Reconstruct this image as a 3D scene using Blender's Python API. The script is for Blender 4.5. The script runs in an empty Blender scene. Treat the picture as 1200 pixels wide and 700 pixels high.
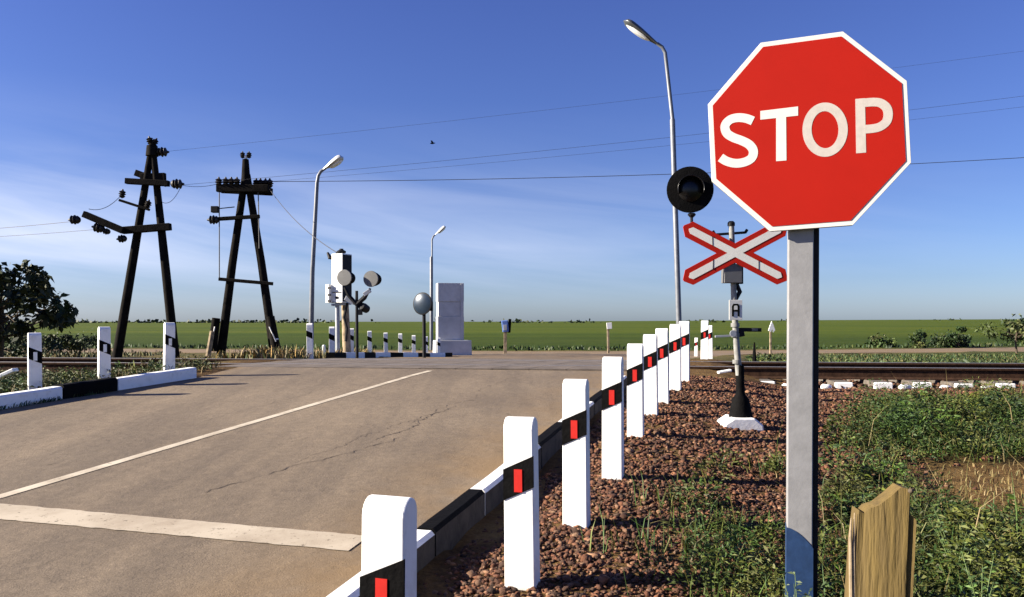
import bpy, bmesh, math, random
import numpy as np
from mathutils import Vector, Matrix, noise as mnoise

rnd = random.Random(7)
rng = np.random.default_rng(11)
SC = bpy.context.scene
COL = SC.collection
R = math.radians
F = 950.0 / 1200.0            # focal length as a share of the frame width
CAMZ = 1.354

# ------------------------------------------------------------------ camera
cd = bpy.data.cameras.new("camera"); cam = bpy.data.objects.new("camera", cd); COL.objects.link(cam)
cd.sensor_width = 36.0; cd.lens = 36.0 * F; cd.shift_y = 27.0 / 1200.0
cd.clip_start = 0.05; cd.clip_end = 20000
cam.location = (0, 0, CAMZ); cam.rotation_euler = (R(90), 0, 0)
SC.camera = cam

# ------------------------------------------------------------------ light
SUN_EL, SUN_BEHIND = R(23), R(5)
sun_dir = Vector((-math.cos(SUN_EL) * math.cos(SUN_BEHIND), -math.cos(SUN_EL) * math.sin(SUN_BEHIND), math.sin(SUN_EL)))
sd = bpy.data.lights.new("sun", 'SUN'); sd.energy = 5.0; sd.angle = R(0.5); sd.color = (1.0, 0.90, 0.74)
sun = bpy.data.objects.new("sun", sd); COL.objects.link(sun)
sun.rotation_euler = sun_dir.to_track_quat('Z', 'Y').to_euler(); sun.location = (-20, 0, 20)

w = bpy.data.worlds.new("World"); SC.world = w; w.use_nodes = True
nt = w.node_tree; N = nt.nodes; Lk = nt.links; N.clear()
wout = N.new('ShaderNodeOutputWorld'); bg = N.new('ShaderNodeBackground'); bg.inputs[1].default_value = 0.052
sky = N.new('ShaderNodeTexSky'); sky.sky_type = 'NISHITA'; sky.sun_disc = False
sky.sun_elevation = SUN_EL
sky.sun_rotation = math.atan2(sun_dir.x, sun_dir.y)
sky.altitude = 100; sky.air_density = 1.0; sky.dust_density = 0.7; sky.ozone_density = 3.5
def wmath(op, a, b=None, clamp=False):
    n = N.new('ShaderNodeMath'); n.operation = op; n.use_clamp = clamp
    for i, v in enumerate((a, b)):
        if v is None: continue
        if isinstance(v, (int, float)): n.inputs[i].default_value = v
        else: Lk.new(v, n.inputs[i])
    return n.outputs[0]
tc = N.new('ShaderNodeTexCoord'); sep = N.new('ShaderNodeSeparateXYZ'); Lk.new(tc.outputs['Generated'], sep.inputs[0])
zc = wmath('MAXIMUM', sep.outputs[2], 0.0)
# thin high cloud seen as long low bands: noise on the direction, stretched along the horizon
comb = N.new('ShaderNodeCombineXYZ')
az = wmath('ARCTAN2', sep.outputs[0], sep.outputs[1])
Lk.new(wmath('MULTIPLY', az, 1.7), comb.inputs[0])
Lk.new(wmath('ADD', wmath('MULTIPLY', zc, 15.0), wmath('MULTIPLY', az, 2.0)), comb.inputs[1])
cn = N.new('ShaderNodeTexNoise'); cn.inputs['Scale'].default_value = 1.0; cn.inputs['Detail'].default_value = 8; cn.inputs['Roughness'].default_value = 0.55
cn.inputs['Distortion'].default_value = 0.5
Lk.new(comb.outputs[0], cn.inputs['Vector'])
cr = N.new('ShaderNodeValToRGB'); cr.color_ramp.elements[0].position = 0.32; cr.color_ramp.elements[1].position = 0.70
Lk.new(cn.outputs[0], cr.inputs[0])
er = N.new('ShaderNodeValToRGB'); e = er.color_ramp.elements       # how much cloud at each height
e[0].position = 0.0; e[0].color = (.05, .05, .05, 1); e[1].position = 0.26; e[1].color = (0.0, 0.0, 0.0, 1)
q = e.new(0.03); q.color = (.30, .30, .30, 1); q = e.new(0.09); q.color = (.95, .95, .95, 1); q = e.new(0.15); q.color = (.55, .55, .55, 1); q = e.new(0.19); q.color = (.12, .12, .12, 1)
Lk.new(zc, er.inputs[0])
# more of it in the west (left of the view)
side = wmath('ADD', wmath('MULTIPLY', az, -0.85), 0.52, True)
cf = wmath('MULTIPLY', wmath('MULTIPLY', cr.outputs[0], er.outputs[0]), side)
hs = N.new('ShaderNodeMixRGB'); hs.blend_type = 'MULTIPLY'; hs.inputs[0].default_value = 1.0
gr = N.new('ShaderNodeValToRGB'); g = gr.color_ramp.elements       # air tint by height: violet-blue aloft, pale low down
g[0].position = 0.0; g[0].color = (.72, .84, 1.22, 1); g[1].position = 0.40; g[1].color = (.50, .52, .95, 1)
q = g.new(0.05); q.color = (.60, .70, 1.05, 1); q = g.new(0.15); q.color = (.52, .58, .93, 1)
Lk.new(zc, gr.inputs[0]); Lk.new(sky.outputs[0], hs.inputs[1]); Lk.new(gr.outputs[0], hs.inputs[2])
cm = N.new('ShaderNodeMixRGB'); cm.inputs[2].default_value = (5.6, 6.0, 7.4, 1)
Lk.new(cf, cm.inputs[0]); Lk.new(hs.outputs[0], cm.inputs[1])
Lk.new(cm.outputs[0], bg.inputs[0]); Lk.new(bg.outputs[0], wout.inputs[0])

vs = SC.view_settings; SC.display_settings.display_device = 'sRGB'
vs.view_transform = 'Standard'; vs.look = 'None'; vs.exposure = 1.6; vs.gamma = 1.0; vs.use_curve_mapping = False
SC.cycles.max_bounces = 6; SC.cycles.diffuse_bounces = 3; SC.cycles.transparent_max_bounces = 4

# ------------------------------------------------------------------ helpers
def P(px, py, Y):
    return Vector(((px - 600.0) / 950.0 * Y, Y, CAMZ + (377.0 - py) / 950.0 * Y))

class MB:
    def __init__(s): s.v = []; s.f = []; s.m = []
    def add(s, vs_, fs_, m=0):
        b = len(s.v); s.v += [tuple(q) for q in vs_]; s.f += [tuple(i + b for i in q) for q in fs_]; s.m += [m] * len(fs_); return s
    def box(s, c, sz, rot=None, m=0, taper=1.0):
        x, y, z = sz[0] / 2, sz[1] / 2, sz[2] / 2; c = Vector(c); vs_ = []
        for k in (-1, 1):
            t = taper if k > 0 else 1.0
            for a, b in ((-1, -1), (1, -1), (1, 1), (-1, 1)):
                p = Vector((a * x * t, b * y * t, k * z)); vs_.append(c + (rot @ p if rot else p))
        return s.add(vs_, [(3, 2, 1, 0), (4, 5, 6, 7), (0, 1, 5, 4), (1, 2, 6, 5), (2, 3, 7, 6), (3, 0, 4, 7)], m)
    def cyl(s, p0, p1, r0, r1=None, n=12, m=0, caps=True):
        return s.tube([p0, p1], [r0, r0 if r1 is None else r1], n, m, caps)
    def tube(s, pts, rad, n=10, m=0, caps=True):
        pts = [Vector(p) for p in pts]; rings = []
        if not isinstance(rad, (list, tuple)): rad = [rad] * len(pts)
        up = None; vs_ = []
        for i, p in enumerate(pts):
            d = (pts[min(i + 1, len(pts) - 1)] - pts[max(i - 1, 0)]).normalized()
            if up is None:
                up = Vector((0, 0, 1)) if abs(d.z) < .9 else Vector((1, 0, 0))
            a = d.cross(up).normalized(); b = a.cross(d).normalized(); up = b
            for k in range(n):
                t = 2 * math.pi * k / n; vs_.append(p + (a * math.cos(t) + b * math.sin(t)) * rad[i])
        fs_ = [(i * n + k, i * n + (k + 1) % n, (i + 1) * n + (k + 1) % n, (i + 1) * n + k) for i in range(len(pts) - 1) for k in range(n)]
        if caps: fs_ += [tuple(range(n - 1, -1, -1)), tuple(range((len(pts) - 1) * n, len(pts) * n))]
        return s.add(vs_, fs_, m)
    def beam(s, p0, p1, w_, h_, side=Vector((0, 1, 0)), m=0):
        p0 = Vector(p0); p1 = Vector(p1); d = (p1 - p0).normalized(); a = side - d * side.dot(d); a.normalize(); b = d.cross(a)
        vs_ = []
        for p in (p0, p1):
            for u, v in ((-1, -1), (1, -1), (1, 1), (-1, 1)): vs_.append(p + a * (u * w_ / 2) + b * (v * h_ / 2))
        return s.add(vs_, [(3, 2, 1, 0), (4, 5, 6, 7), (0, 1, 5, 4), (1, 2, 6, 5), (2, 3, 7, 6), (3, 0, 4, 7)], m)
    def lathe(s, p, axis, prof, n=20, m=0):
        # prof: list of (radius, distance along the axis)
        axis = Vector(axis).normalized(); up = Vector((0, 0, 1)) if abs(axis.z) < .9 else Vector((1, 0, 0))
        a = axis.cross(up).normalized(); b = a.cross(axis); p = Vector(p); vs_ = []
        for r, t in prof:
            for k in range(n):
                q_ = 2 * math.pi * k / n; vs_.append(p + axis * t + (a * math.cos(q_) + b * math.sin(q_)) * max(r, 1e-4))
        fs_ = [(i * n + k, i * n + (k + 1) % n, (i + 1) * n + (k + 1) % n, (i + 1) * n + k) for i in range(len(prof) - 1) for k in range(n)]
        fs_ += [tuple(range(n - 1, -1, -1)), tuple(range((len(prof) - 1) * n, len(prof) * n))]
        return s.add(vs_, fs_, m)
    def prism(s, poly, org, ax, ay, an, t0, t1, m=0):
        # poly in the plane (ax, ay) through org, extruded along an from t0 to t1
        org = Vector(org); n = len(poly); vs_ = []
        for t in (t0, t1):
            for u, v in poly: vs_.append(org + ax * u + ay * v + an * t)
        return s.add(vs_, [tuple(range(n - 1, -1, -1)), tuple(range(n, 2 * n))] + [(i, (i + 1) % n, n + (i + 1) % n, n + i) for i in range(n)], m)

def wloc(o):
    v = Vector((0, 0, 0))
    while o: v += o.location; o = o.parent
    return v
def link(name, me, mats, parent=None):
    o = bpy.data.objects.new(name, me); COL.objects.link(o)
    for m_ in (mats if isinstance(mats, (list, tuple)) else [mats]): me.materials.append(m_)
    if parent: o.parent = parent
    return o
def obj(name, mb, mats, parent=None, smooth=False, bevel=0, local=False, fixn=True):
    me = bpy.data.meshes.new(name); off = Vector((0, 0, 0)) if (local or not parent) else wloc(parent)
    me.from_pydata([tuple(Vector(v) - off) for v in mb.v], [], mb.f)
    me.polygons.foreach_set('material_index', mb.m)
    if fixn:
        bm = bmesh.new(); bm.from_mesh(me); bmesh.ops.recalc_face_normals(bm, faces=bm.faces); bm.to_mesh(me); bm.free()
    if smooth:
        me.polygons.foreach_set('use_smooth', [True] * len(me.polygons))
        me.set_sharp_from_angle(angle=R(38))
    me.update()
    o = link(name, me, mats, parent)
    if bevel:
        b = o.modifiers.new('bevel', 'BEVEL'); b.width = bevel; b.segments = 2; b.limit_method = 'ANGLE'; b.angle_limit = R(35)
    return o
def tag(o, label, cat=None, group=None, kind=None):
    if label: o['label'] = label
    if cat: o['category'] = cat
    if group: o['group'] = group
    if kind: o['kind'] = kind
    return o
def thing(name, label, cat, loc=(0, 0, 0), rz=0, group=None):
    o = bpy.data.objects.new(name, None); COL.objects.link(o); o.location = loc; o.rotation_euler = (0, 0, rz); o.empty_display_size = .1
    return tag(o, label, cat, group)
def dup(root, loc, rot, label):
    def cp(o, par):
        c = o.copy(); COL.objects.link(c); c.parent = par
        for ch in o.children: cp(ch, c)
        return c
    kids = list(root.children)
    r = root.copy(); COL.objects.link(r); r.location = loc; r.rotation_euler = rot; r['label'] = label
    for ch in kids: cp(ch, r)
    return r

# ------------------------------------------------------------------ materials
def mat(name, col, rough=.7, metal=0, var=.12, scale=8, bump=.15, bscale=40, spec=.4, col2=None, lo=.4, hi=.65, attr=None, detail=6):
    m = bpy.data.materials.new(name); m.use_nodes = True; t = m.node_tree; n = t.nodes; l = t.links
    b = n['Principled BSDF']; b.inputs['Roughness'].default_value = rough; b.inputs['Metallic'].default_value = metal
    b.inputs['Specular IOR Level'].default_value = spec
    geo = n.new('ShaderNodeNewGeometry')
    no = n.new('ShaderNodeTexNoise'); no.inputs['Scale'].default_value = scale; no.inputs['Detail'].default_value = detail
    no.inputs['Roughness'].default_value = .62
    l.new(geo.outputs['Position'], no.inputs['Vector'])
    r_ = n.new('ShaderNodeValToRGB'); r_.color_ramp.elements[0].position = lo; r_.color_ramp.elements[1].position = hi
    c1 = [max(0, c * (1 + var)) for c in col]; c2 = list(col2) if col2 else [max(0, c * (1 - var)) for c in col]
    r_.color_ramp.elements[0].color = (*c1, 1); r_.color_ramp.elements[1].color = (*c2, 1)
    l.new(no.outputs[0], r_.inputs[0]); out = r_.outputs[0]
    if attr:
        a = n.new('ShaderNodeAttribute'); a.attribute_name = attr
        mx = n.new('ShaderNodeMixRGB'); mx.blend_type = 'MULTIPLY'; mx.inputs[0].default_value = 1
        l.new(out, mx.inputs[1]); l.new(a.outputs['Color'], mx.inputs[2]); out = mx.outputs[0]
    l.new(out, b.inputs['Base Color'])
    if bump:
        n2 = n.new('ShaderNodeTexNoise'); n2.inputs['Scale'].default_value = bscale; n2.inputs['Detail'].default_value = 5
        l.new(geo.outputs['Position'], n2.inputs['Vector'])
        bp = n.new('ShaderNodeBump'); bp.inputs['Strength'].default_value = bump; bp.inputs['Distance'].default_value = .01
        l.new(n2.outputs[0], bp.inputs['Height']); l.new(bp.outputs[0], b.inputs['Normal'])
    return m
M = {}
M['white'] = mat('whitewash', (.80, .80, .78), .75, var=.03, scale=9, col2=(.62, .60, .55), lo=.52, hi=.80, bump=.16, bscale=22)
_n = M['white'].node_tree.nodes; _l = M['white'].node_tree.links
_g = [q_ for q_ in _n if q_.type == 'NEW_GEOMETRY'][0]; _t = _n.new('ShaderNodeTexNoise'); _t.inputs['Scale'].default_value = 26; _t.inputs['Detail'].default_value = 7; _t.inputs['Roughness'].default_value = .7
_l.new(_g.outputs['Position'], _t.inputs['Vector']); _r = _n.new('ShaderNodeValToRGB'); _r.color_ramp.elements[0].position = .70; _r.color_ramp.elements[1].position = .725; _l.new(_t.outputs[0], _r.inputs[0])
_m = _n.new('ShaderNodeMixRGB'); _b = _n['Principled BSDF']; _src = _b.inputs['Base Color'].links[0].from_socket; _l.new(_r.outputs[0], _m.inputs[0]); _l.new(_src, _m.inputs[1]); _m.inputs[2].default_value = (.20, .18, .15, 1); _l.new(_m.outputs[0], _b.inputs['Base Color'])
M['black'] = mat('black_paint', (.004, .0038, .004), .8, spec=.06, var=.3, scale=20, bump=.3, bscale=60)
M['red'] = mat('red_reflector', (.50, .014, .008), .5, var=.06, scale=30, bump=0)
M['signred'] = mat('sign_red', (.36, .011, .0045), .5, var=.03, scale=5, bump=.04, bscale=4, spec=.15)
M['signwhite'] = mat('sign_white', (.66, .65, .60), .5, var=.03, scale=9, bump=.03)
M['signgrey'] = mat('sign_white_worn', (.50, .455, .405), .5, var=.05, scale=40, bump=.03)
M['galv'] = mat('galvanised', (.25, .25, .255), .5, .1, var=.08, scale=14, bump=.08)
M['lightmetal'] = mat('pale_grey_metal', (.34, .355, .38), .45, .2, var=.10, scale=9, bump=.06)
M['darkmetal'] = mat('dark_metal', (.010, .010, .012), .6, .1, spec=.2, var=.3, scale=15, bump=.1)
M['mastgrey'] = mat('mast_grey', (.20, .20, .19), .6, var=.25, scale=12, bump=.2, spec=.2)
M['polegrey'] = mat('lamp_pole_grey', (.125, .135, .155), .45, .1, var=.15, scale=6, bump=.05)
M['navy'] = mat('navy_shadow', (.016, .040, .105), .45, var=.15, scale=18, bump=.1)
M['lens'] = mat('black_gloss', (.004, .004, .005), .28, var=.1, bump=0)
M['wood'] = mat('creosoted_wood', (.008, .0065, .0055), .95, spec=.1, var=.5, scale=3, bump=.6, bscale=18)
M['weathered'] = mat('weathered_wood', (.26, .20, .13), .9, var=.4, scale=6, bump=.5, bscale=22)
M['porc'] = mat('brown_porcelain', (.010, .007, .006), .5, var=.3, scale=10, bump=0)
M['whiteporc'] = mat('white_porcelain', (.75, .75, .73), .3, bump=0)
M['concrete'] = mat('grey_concrete', (.50, .50, .51), .85, var=.12, scale=1.6, bump=.3, bscale=25)
M['rail'] = mat('rusty_rail', (.040, .021, .013), .9, spec=.1, var=.3, scale=14, bump=.3, bscale=30)
M['railtop'] = mat('polished_rail_head', (.42, .38, .31), .38, .8, var=.15, scale=9, bump=.05)
M['sleeper'] = mat('dark_sleeper', (.10, .085, .07), .9, var=.25, scale=7, bump=.4)
M['kerbshade'] = mat('shaded_kerb_back', (.05, .042, .034), .95, var=.3, scale=9, bump=.4)
M['grey'] = mat('grey_disc', (.12, .12, .12), .6, var=.08, scale=9, bump=.05)
M['cabinet'] = mat('white_cabinet', (.80, .80, .77), .6, var=.05, scale=5, bump=.05)
M['blue'] = mat('blue_enamel', (.10, .17, .42), .4, var=.15, scale=9, bump=.05)
M['wire'] = mat('wire', (.05, .05, .055), .6, .3, bump=0)
M['mirror'] = mat('mirror_steel', (.020, .034, .055), .30, .2, var=.1, scale=6, bump=0)
M['stone'] = mat('ballast_stone', (1, 1, 1), .9, var=.12, scale=60, bump=.5, bscale=150, attr='tint')
M['leaf'] = mat('leaves', (1, 1, 1), .62, var=.15, scale=5, bump=0, attr='tint', spec=.3)
M['bark'] = mat('bark', (.06, .045, .03), .9, var=.3, scale=8, bump=.5)
M['glass'] = mat('lamp_glass', (.80, .82, .84), .15, var=.02, bump=0)
M['lampshell'] = mat('lamp_housing', (.10, .11, .12), .35, .4, var=.1, bump=0)
M['lampwhite'] = mat('lamp_housing_pale', (.50, .51, .53), .35, .1, var=.05, bump=0)

# asphalt: warm worn grey, dusty along the edges, cracked, patched
def asphalt():
    m = bpy.data.materials.new('asphalt'); m.use_nodes = True; t = m.node_tree; n = t.nodes; l = t.links
    b = n['Principled BSDF']; b.inputs['Roughness'].default_value = .88; b.inputs['Specular IOR Level'].default_value = .25
    geo = n.new('ShaderNodeNewGeometry')
    def no(sc_, det=6, ro=.6, vec=None):
        q_ = n.new('ShaderNodeTexNoise'); q_.inputs['Scale'].default_value = sc_; q_.inputs['Detail'].default_value = det; q_.inputs['Roughness'].default_value = ro
        l.new(vec or geo.outputs['Position'], q_.inputs['Vector']); return q_.outputs[0]
    def ramp(v, a, ca, b_, cb):
        q_ = n.new('ShaderNodeValToRGB'); q_.color_ramp.elements[0].position = a; q_.color_ramp.elements[0].color = ca
        q_.color_ramp.elements[1].position = b_; q_.color_ramp.elements[1].color = cb; l.new(v, q_.inputs[0]); return q_.outputs[0]
    def mix(f, c1, c2, bt='MIX'):
        q_ = n.new('ShaderNodeMixRGB'); q_.blend_type = bt
        for i, v in enumerate((f, c1, c2)):
            if isinstance(v, float): q_.inputs[i].default_value = v
            elif isinstance(v, tuple): q_.inputs[i].default_value = v
            else: l.new(v, q_.inputs[i])
        return q_.outputs[0]
    base = ramp(no(.55, 7, .6), .38, (.200, .156, .108, 1), .64, (.156, .121, .086, 1))
    # long streaks worn in the driving direction
    mp = n.new('ShaderNodeMapping'); mp.inputs['Rotation'].default_value = (0, 0, R(16.5)); mp.inputs['Scale'].default_value = (2.4, .16, 1)
    l.new(geo.outputs['Position'], mp.inputs[0])
    st = ramp(no(1.2, 5, .6, mp.outputs[0]), .40, (1.10, 1.09, 1.07, 1), .66, (.86, .86, .87, 1))
    base = mix(1.0, base, st, 'MULTIPLY')
    gr_ = ramp(no(110, 3, .7), .34, (.70, .70, .70, 1), .66, (1.24, 1.24, 1.24, 1)); base = mix(1.0, base, gr_, 'MULTIPLY')
    md = ramp(no(14, 4, .7), .36, (.86, .86, .86, 1), .64, (1.10, 1.10, 1.10, 1)); base = mix(.8, base, md, 'MULTIPLY')
    spots = ramp(no(5.5, 3, .5), .70, (1, 1, 1, 1), .76, (.50, .48, .46, 1)); base = mix(.7, base, spots, 'MULTIPLY')
    # sand blown up against the edges (vertex attribute: 1 at the kerb)
    a = n.new('ShaderNodeAttribute'); a.attribute_name = 'edge'
    mu = n.new('ShaderNodeMath'); mu.operation = 'MULTIPLY'; l.new(a.outputs['Fac'], mu.inputs[0]); l.new(ramp(no(1.7, 6, .65), .3, (0, 0, 0, 1), .62, (1, 1, 1, 1)), mu.inputs[1])
    base = mix(mu.outputs[0], base, (.20, .132, .066, 1))
    l.new(base, b.inputs['Base Color'])
    bp = n.new('ShaderNodeBump'); bp.inputs['Strength'].default_value = .55; bp.inputs['Distance'].default_value = .006
    l.new(no(140, 3, .7), bp.inputs['Height'])
    bp2 = n.new('ShaderNodeBump'); bp2.inputs['Strength'].default_value = .5; bp2.inputs['Distance'].default_value = .03
    l.new(no(3.0, 5, .6), bp2.inputs['Height']); l.new(bp.outputs[0], bp2.inputs['Normal']); l.new(bp2.outputs[0], b.inputs['Normal'])
    return m
M['asphalt'] = asphalt()
def paint():
    m = mat('worn_road_paint', (.50, .44, .34),   .85, var=.1, scale=3, bump=.15, bscale=120, col2=(.36, .30, .22))
    n = m.node_tree.nodes; l = m.node_tree.links; b = n['Principled BSDF']
    geo = n.new('ShaderNodeNewGeometry'); no = n.new('ShaderNodeTexNoise'); no.inputs['Scale'].default_value = 26; no.inputs['Detail'].default_value = 8; no.inputs['Roughness'].default_value = .75
    l.new(geo.outputs['Position'], no.inputs['Vector'])
    r_ = n.new('ShaderNodeValToRGB'); r_.color_ramp.elements[0].position = .33; r_.color_ramp.elements[1].position = .40
    l.new(no.outputs[0], r_.inputs[0]); l.new(r_.outputs[0], b.inputs['Alpha'])
    return m
M['paint'] = paint()
M['oldpaint'] = paint(); [setattr(q_.color_ramp.elements[0], 'position', .30) or setattr(q_.color_ramp.elements[1], 'position', .42) for q_ in M['oldpaint'].node_tree.nodes if q_.type == 'VALTORGB' and q_.color_ramp.elements[0].color[0] < .3]; M['oldpaint'].name = 'old_stop_line_paint'
for q_ in M['oldpaint'].node_tree.nodes:
    if q_.type == 'VALTORGB' and q_.color_ramp.elements[0].color[0] > .3: q_.color_ramp.elements[0].color = (.46, .395, .30, 1); q_.color_ramp.elements[1].color = (.34, .28, .205, 1)
M['crack'] = mat('crack_filler', (.070, .053, .040), .95, var=.3, scale=30, bump=.3)

def ground_mat():
    m = bpy.data.materials.new('ground'); m.use_nodes = True; t = m.node_tree; n = t.nodes; l = t.links
    b = n['Principled BSDF']; b.inputs['Roughness'].default_value = .95; b.inputs['Specular IOR Level'].default_value = .1
    geo = n.new('ShaderNodeNewGeometry'); a = n.new('ShaderNodeAttribute'); a.attribute_name = 'zone'
    sp = n.new('ShaderNodeSeparateColor'); l.new(a.outputs['Color'], sp.inputs[0])
    def no(sc_, det=6, ro=.6, vec=None):
        q_ = n.new('ShaderNodeTexNoise'); q_.inputs['Scale'].default_value = sc_; q_.inputs['Detail'].default_value = det; q_.inputs['Roughness'].default_value = ro
        l.new(vec or geo.outputs['Position'], q_.inputs['Vector']); return q_.outputs[0]
    def ramp(v, *st):
        q_ = n.new('ShaderNodeValToRGB'); el = q_.color_ramp.elements
        el[0].position, el[0].color = st[0][0], (*st[0][1], 1); el[1].position, el[1].color = st[-1][0], (*st[-1][1], 1)
        for p_, c_ in st[1:-1]: x_ = el.new(p_); x_.color = (*c_, 1)
        l.new(v, q_.inputs[0]); return q_.outputs[0]
    def mix(f, c1, c2, bt='MIX'):
        q_ = n.new('ShaderNodeMixRGB'); q_.blend_type = bt
        for i, v in enumerate((f, c1, c2)):
            if isinstance(v, (float, tuple)): q_.inputs[i].default_value = v
            else: l.new(v, q_.inputs[i])
        return q_.outputs[0]
    soil = ramp(no(2.2, 8, .65), (.35, (.060, .034, .014)), (.52, (.12, .070, .026)), (.68, (.17, .11, .042)))
    soil = mix(.8, soil, ramp(no(45, 4, .7), (.3, (.6, .6, .6)), (.7, (1.3, 1.3, 1.3))), 'MULTIPLY')
    dry = ramp(no(1.1, 8, .7), (.33, (.045, .055, .016)), (.5, (.10, .085, .03)), (.68, (.17, .12, .048)))
    dry = mix(.7, dry, ramp(no(20, 4, .7), (.3, (.55, .55, .55)), (.7, (1.3, 1.3, 1.3))), 'MULTIPLY')
    mp = n.new('ShaderNodeMapping'); mp.inputs['Scale'].default_value = (.010, .055, 1); l.new(geo.outputs['Position'], mp.inputs[0])
    field = ramp(no(1.0, 8, .65, mp.outputs[0]), (.34, (.042, .068, .004)), (.5, (.060, .085, .005)), (.66, (.084, .100, .007)))
    mp2 = n.new('ShaderNodeMapping'); mp2.inputs['Scale'].default_value = (.7, 1.1, 1); l.new(geo.outputs['Position'], mp2.inputs[0])
    field = mix(.8, field, ramp(no(1.0, 7, .75, mp2.outputs[0]), (.35, (.62, .66, .6)), (.65, (1.25, 1.22, 1.2))), 'MULTIPLY')
    sy = n.new('ShaderNodeSeparateXYZ'); l.new(geo.outputs['Position'], sy.inputs[0])
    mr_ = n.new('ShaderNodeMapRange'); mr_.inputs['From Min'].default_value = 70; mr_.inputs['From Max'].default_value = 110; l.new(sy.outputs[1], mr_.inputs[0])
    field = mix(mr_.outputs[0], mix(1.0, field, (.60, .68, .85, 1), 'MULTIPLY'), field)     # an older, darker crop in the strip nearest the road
    gre = ramp(no(2.5, 8, .7), (.35, (.018, .032, .008)), (.62, (.045, .062, .014)))
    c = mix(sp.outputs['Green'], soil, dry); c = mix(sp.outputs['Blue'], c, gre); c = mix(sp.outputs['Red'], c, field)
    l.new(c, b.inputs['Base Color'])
    bp = n.new('ShaderNodeBump'); bp.inputs['Strength'].default_value = .8; bp.inputs['Distance'].default_value = .05
    l.new(no(9, 6, .7), bp.inputs['Height']); l.new(bp.outputs[0], b.inputs['Normal'])
    return m
M['ground'] = ground_mat()

# ------------------------------------------------------------------ terrain
def ss(t, a, b):
    t = np.clip((t - a) / (b - a), 0, 1); return t * t * (3 - 2 * t)
PY = [-10, 11.25, 12.5, 14.5, 18.5, 26.5, 33, 42, 60]
PZ = [-.54, .605, .652, .655, .49, .19, -.09, -.22, -.22]
def prof(Y): return np.interp(Y, PY, PZ)
def prof_off(Y): return np.interp(Y, [-10, 10.6, 11.4, 14.6, 18, 25, 42], [-.54, .572, .565, .565, .25, -.12, -.22])
def xrow(Y): return -.99 + .305 * Y                    # line of the right-hand post row
LK = np.array([(-10, -10.4), (0, -7.75), (8.36, -5.28), (10.96, -4.27), (13, -4.2), (18, -4.15), (23, -4.1), (26.5, -4.0), (30, -3.35), (33.5, -2.45), (36, -2.9), (38, -6.5), (40, -14)])
def xleft(Y): return np.interp(Y, LK[:, 0], LK[:, 1])
def xright(Y): return np.interp(Y, [-10, 0, 10.7, 20, 33, 36, 38.5, 41], [-4.57, -1.66, 1.45, 4.35, 8.2, 9.4, 12.5, 20])
def height(x, Y):
    x = np.asarray(x, float); Y = np.asarray(Y, float)
    dr = x - xright(Y) - .75; dl = xleft(Y) - x - .6
    off = ss(np.maximum(dr, dl), 0, 2.2)
    z = prof(Y) * (1 - off) + prof_off(Y) * off
    dk_ = x - xright(Y); z = z - .055 * np.exp(-((dk_ - .24) / .20) ** 2) * (Y < 10.6)
    z = z - .17 * ss(dr, .0, 2.0) * ss(Y, 1, 9) * (1 - ss(Y, 14, 20)) - .14 * ss(dl, 0, 2.0) * ss(Y, 1, 9) * (1 - ss(Y, 14, 20))
    # low rise of the land far off to the right
    z = z + 5.5 * ss(x, 60, 900) * ss(Y, 250, 900)
    return z
SP = np.array([(-400, 66), (-60, 48), (-35, 46.0), (-18, 44), (-8, 42.0), (0, 40.6), (8, 40.8), (18, 43.0), (30, 47), (60, 58), (400, 200)])
def ycross(x): return np.interp(x, SP[:, 0], SP[:, 1])

def axis(parts):
    a = []
    for lo, hi, st in parts: a += list(np.arange(lo, hi, st))
    return np.array(a)
def grid_mesh(name, xs, ys, zf, mats, attrs=None, parent=None):
    X, Yg = np.meshgrid(xs, ys); Z = zf(X, Yg); nx, ny = len(xs), len(ys)
    v = np.stack([X.ravel(), Yg.ravel(), Z.ravel()], 1)
    i = np.arange(nx * ny).reshape(ny, nx)
    f = np.stack([i[:-1, :-1].ravel(), i[:-1, 1:].ravel(), i[1:, 1:].ravel(), i[1:, :-1].ravel()], 1)
    return raw_mesh(name, v, f, mats, attrs(X.ravel(), Yg.ravel()) if attrs else None)
def raw_mesh(name, v, f, mats, cols=None, attr='zone', parent=None, smooth=True, percorner=False):
    me = bpy.data.meshes.new(name); v = np.asarray(v, np.float32); f = np.asarray(f, np.int32); k = f.shape[1]
    me.vertices.add(len(v)); me.vertices.foreach_set('co', v.ravel())
    me.loops.add(f.size); me.loops.foreach_set('vertex_index', f.ravel())
    me.polygons.add(len(f)); me.polygons.foreach_set('loop_start', np.arange(0, f.size, k, dtype=np.int32))
    me.update(calc_edges=True)
    if smooth: me.polygons.foreach_set('use_smooth', np.ones(len(f), bool))
    if cols is not None:
        c = np.ones((len(v), 4), np.float32); c[:, :3] = cols
        a = me.attributes.new(attr, 'FLOAT_COLOR', 'POINT'); a.data.foreach_set('color', c.ravel())
    return link(name, me, mats, parent)

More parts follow.
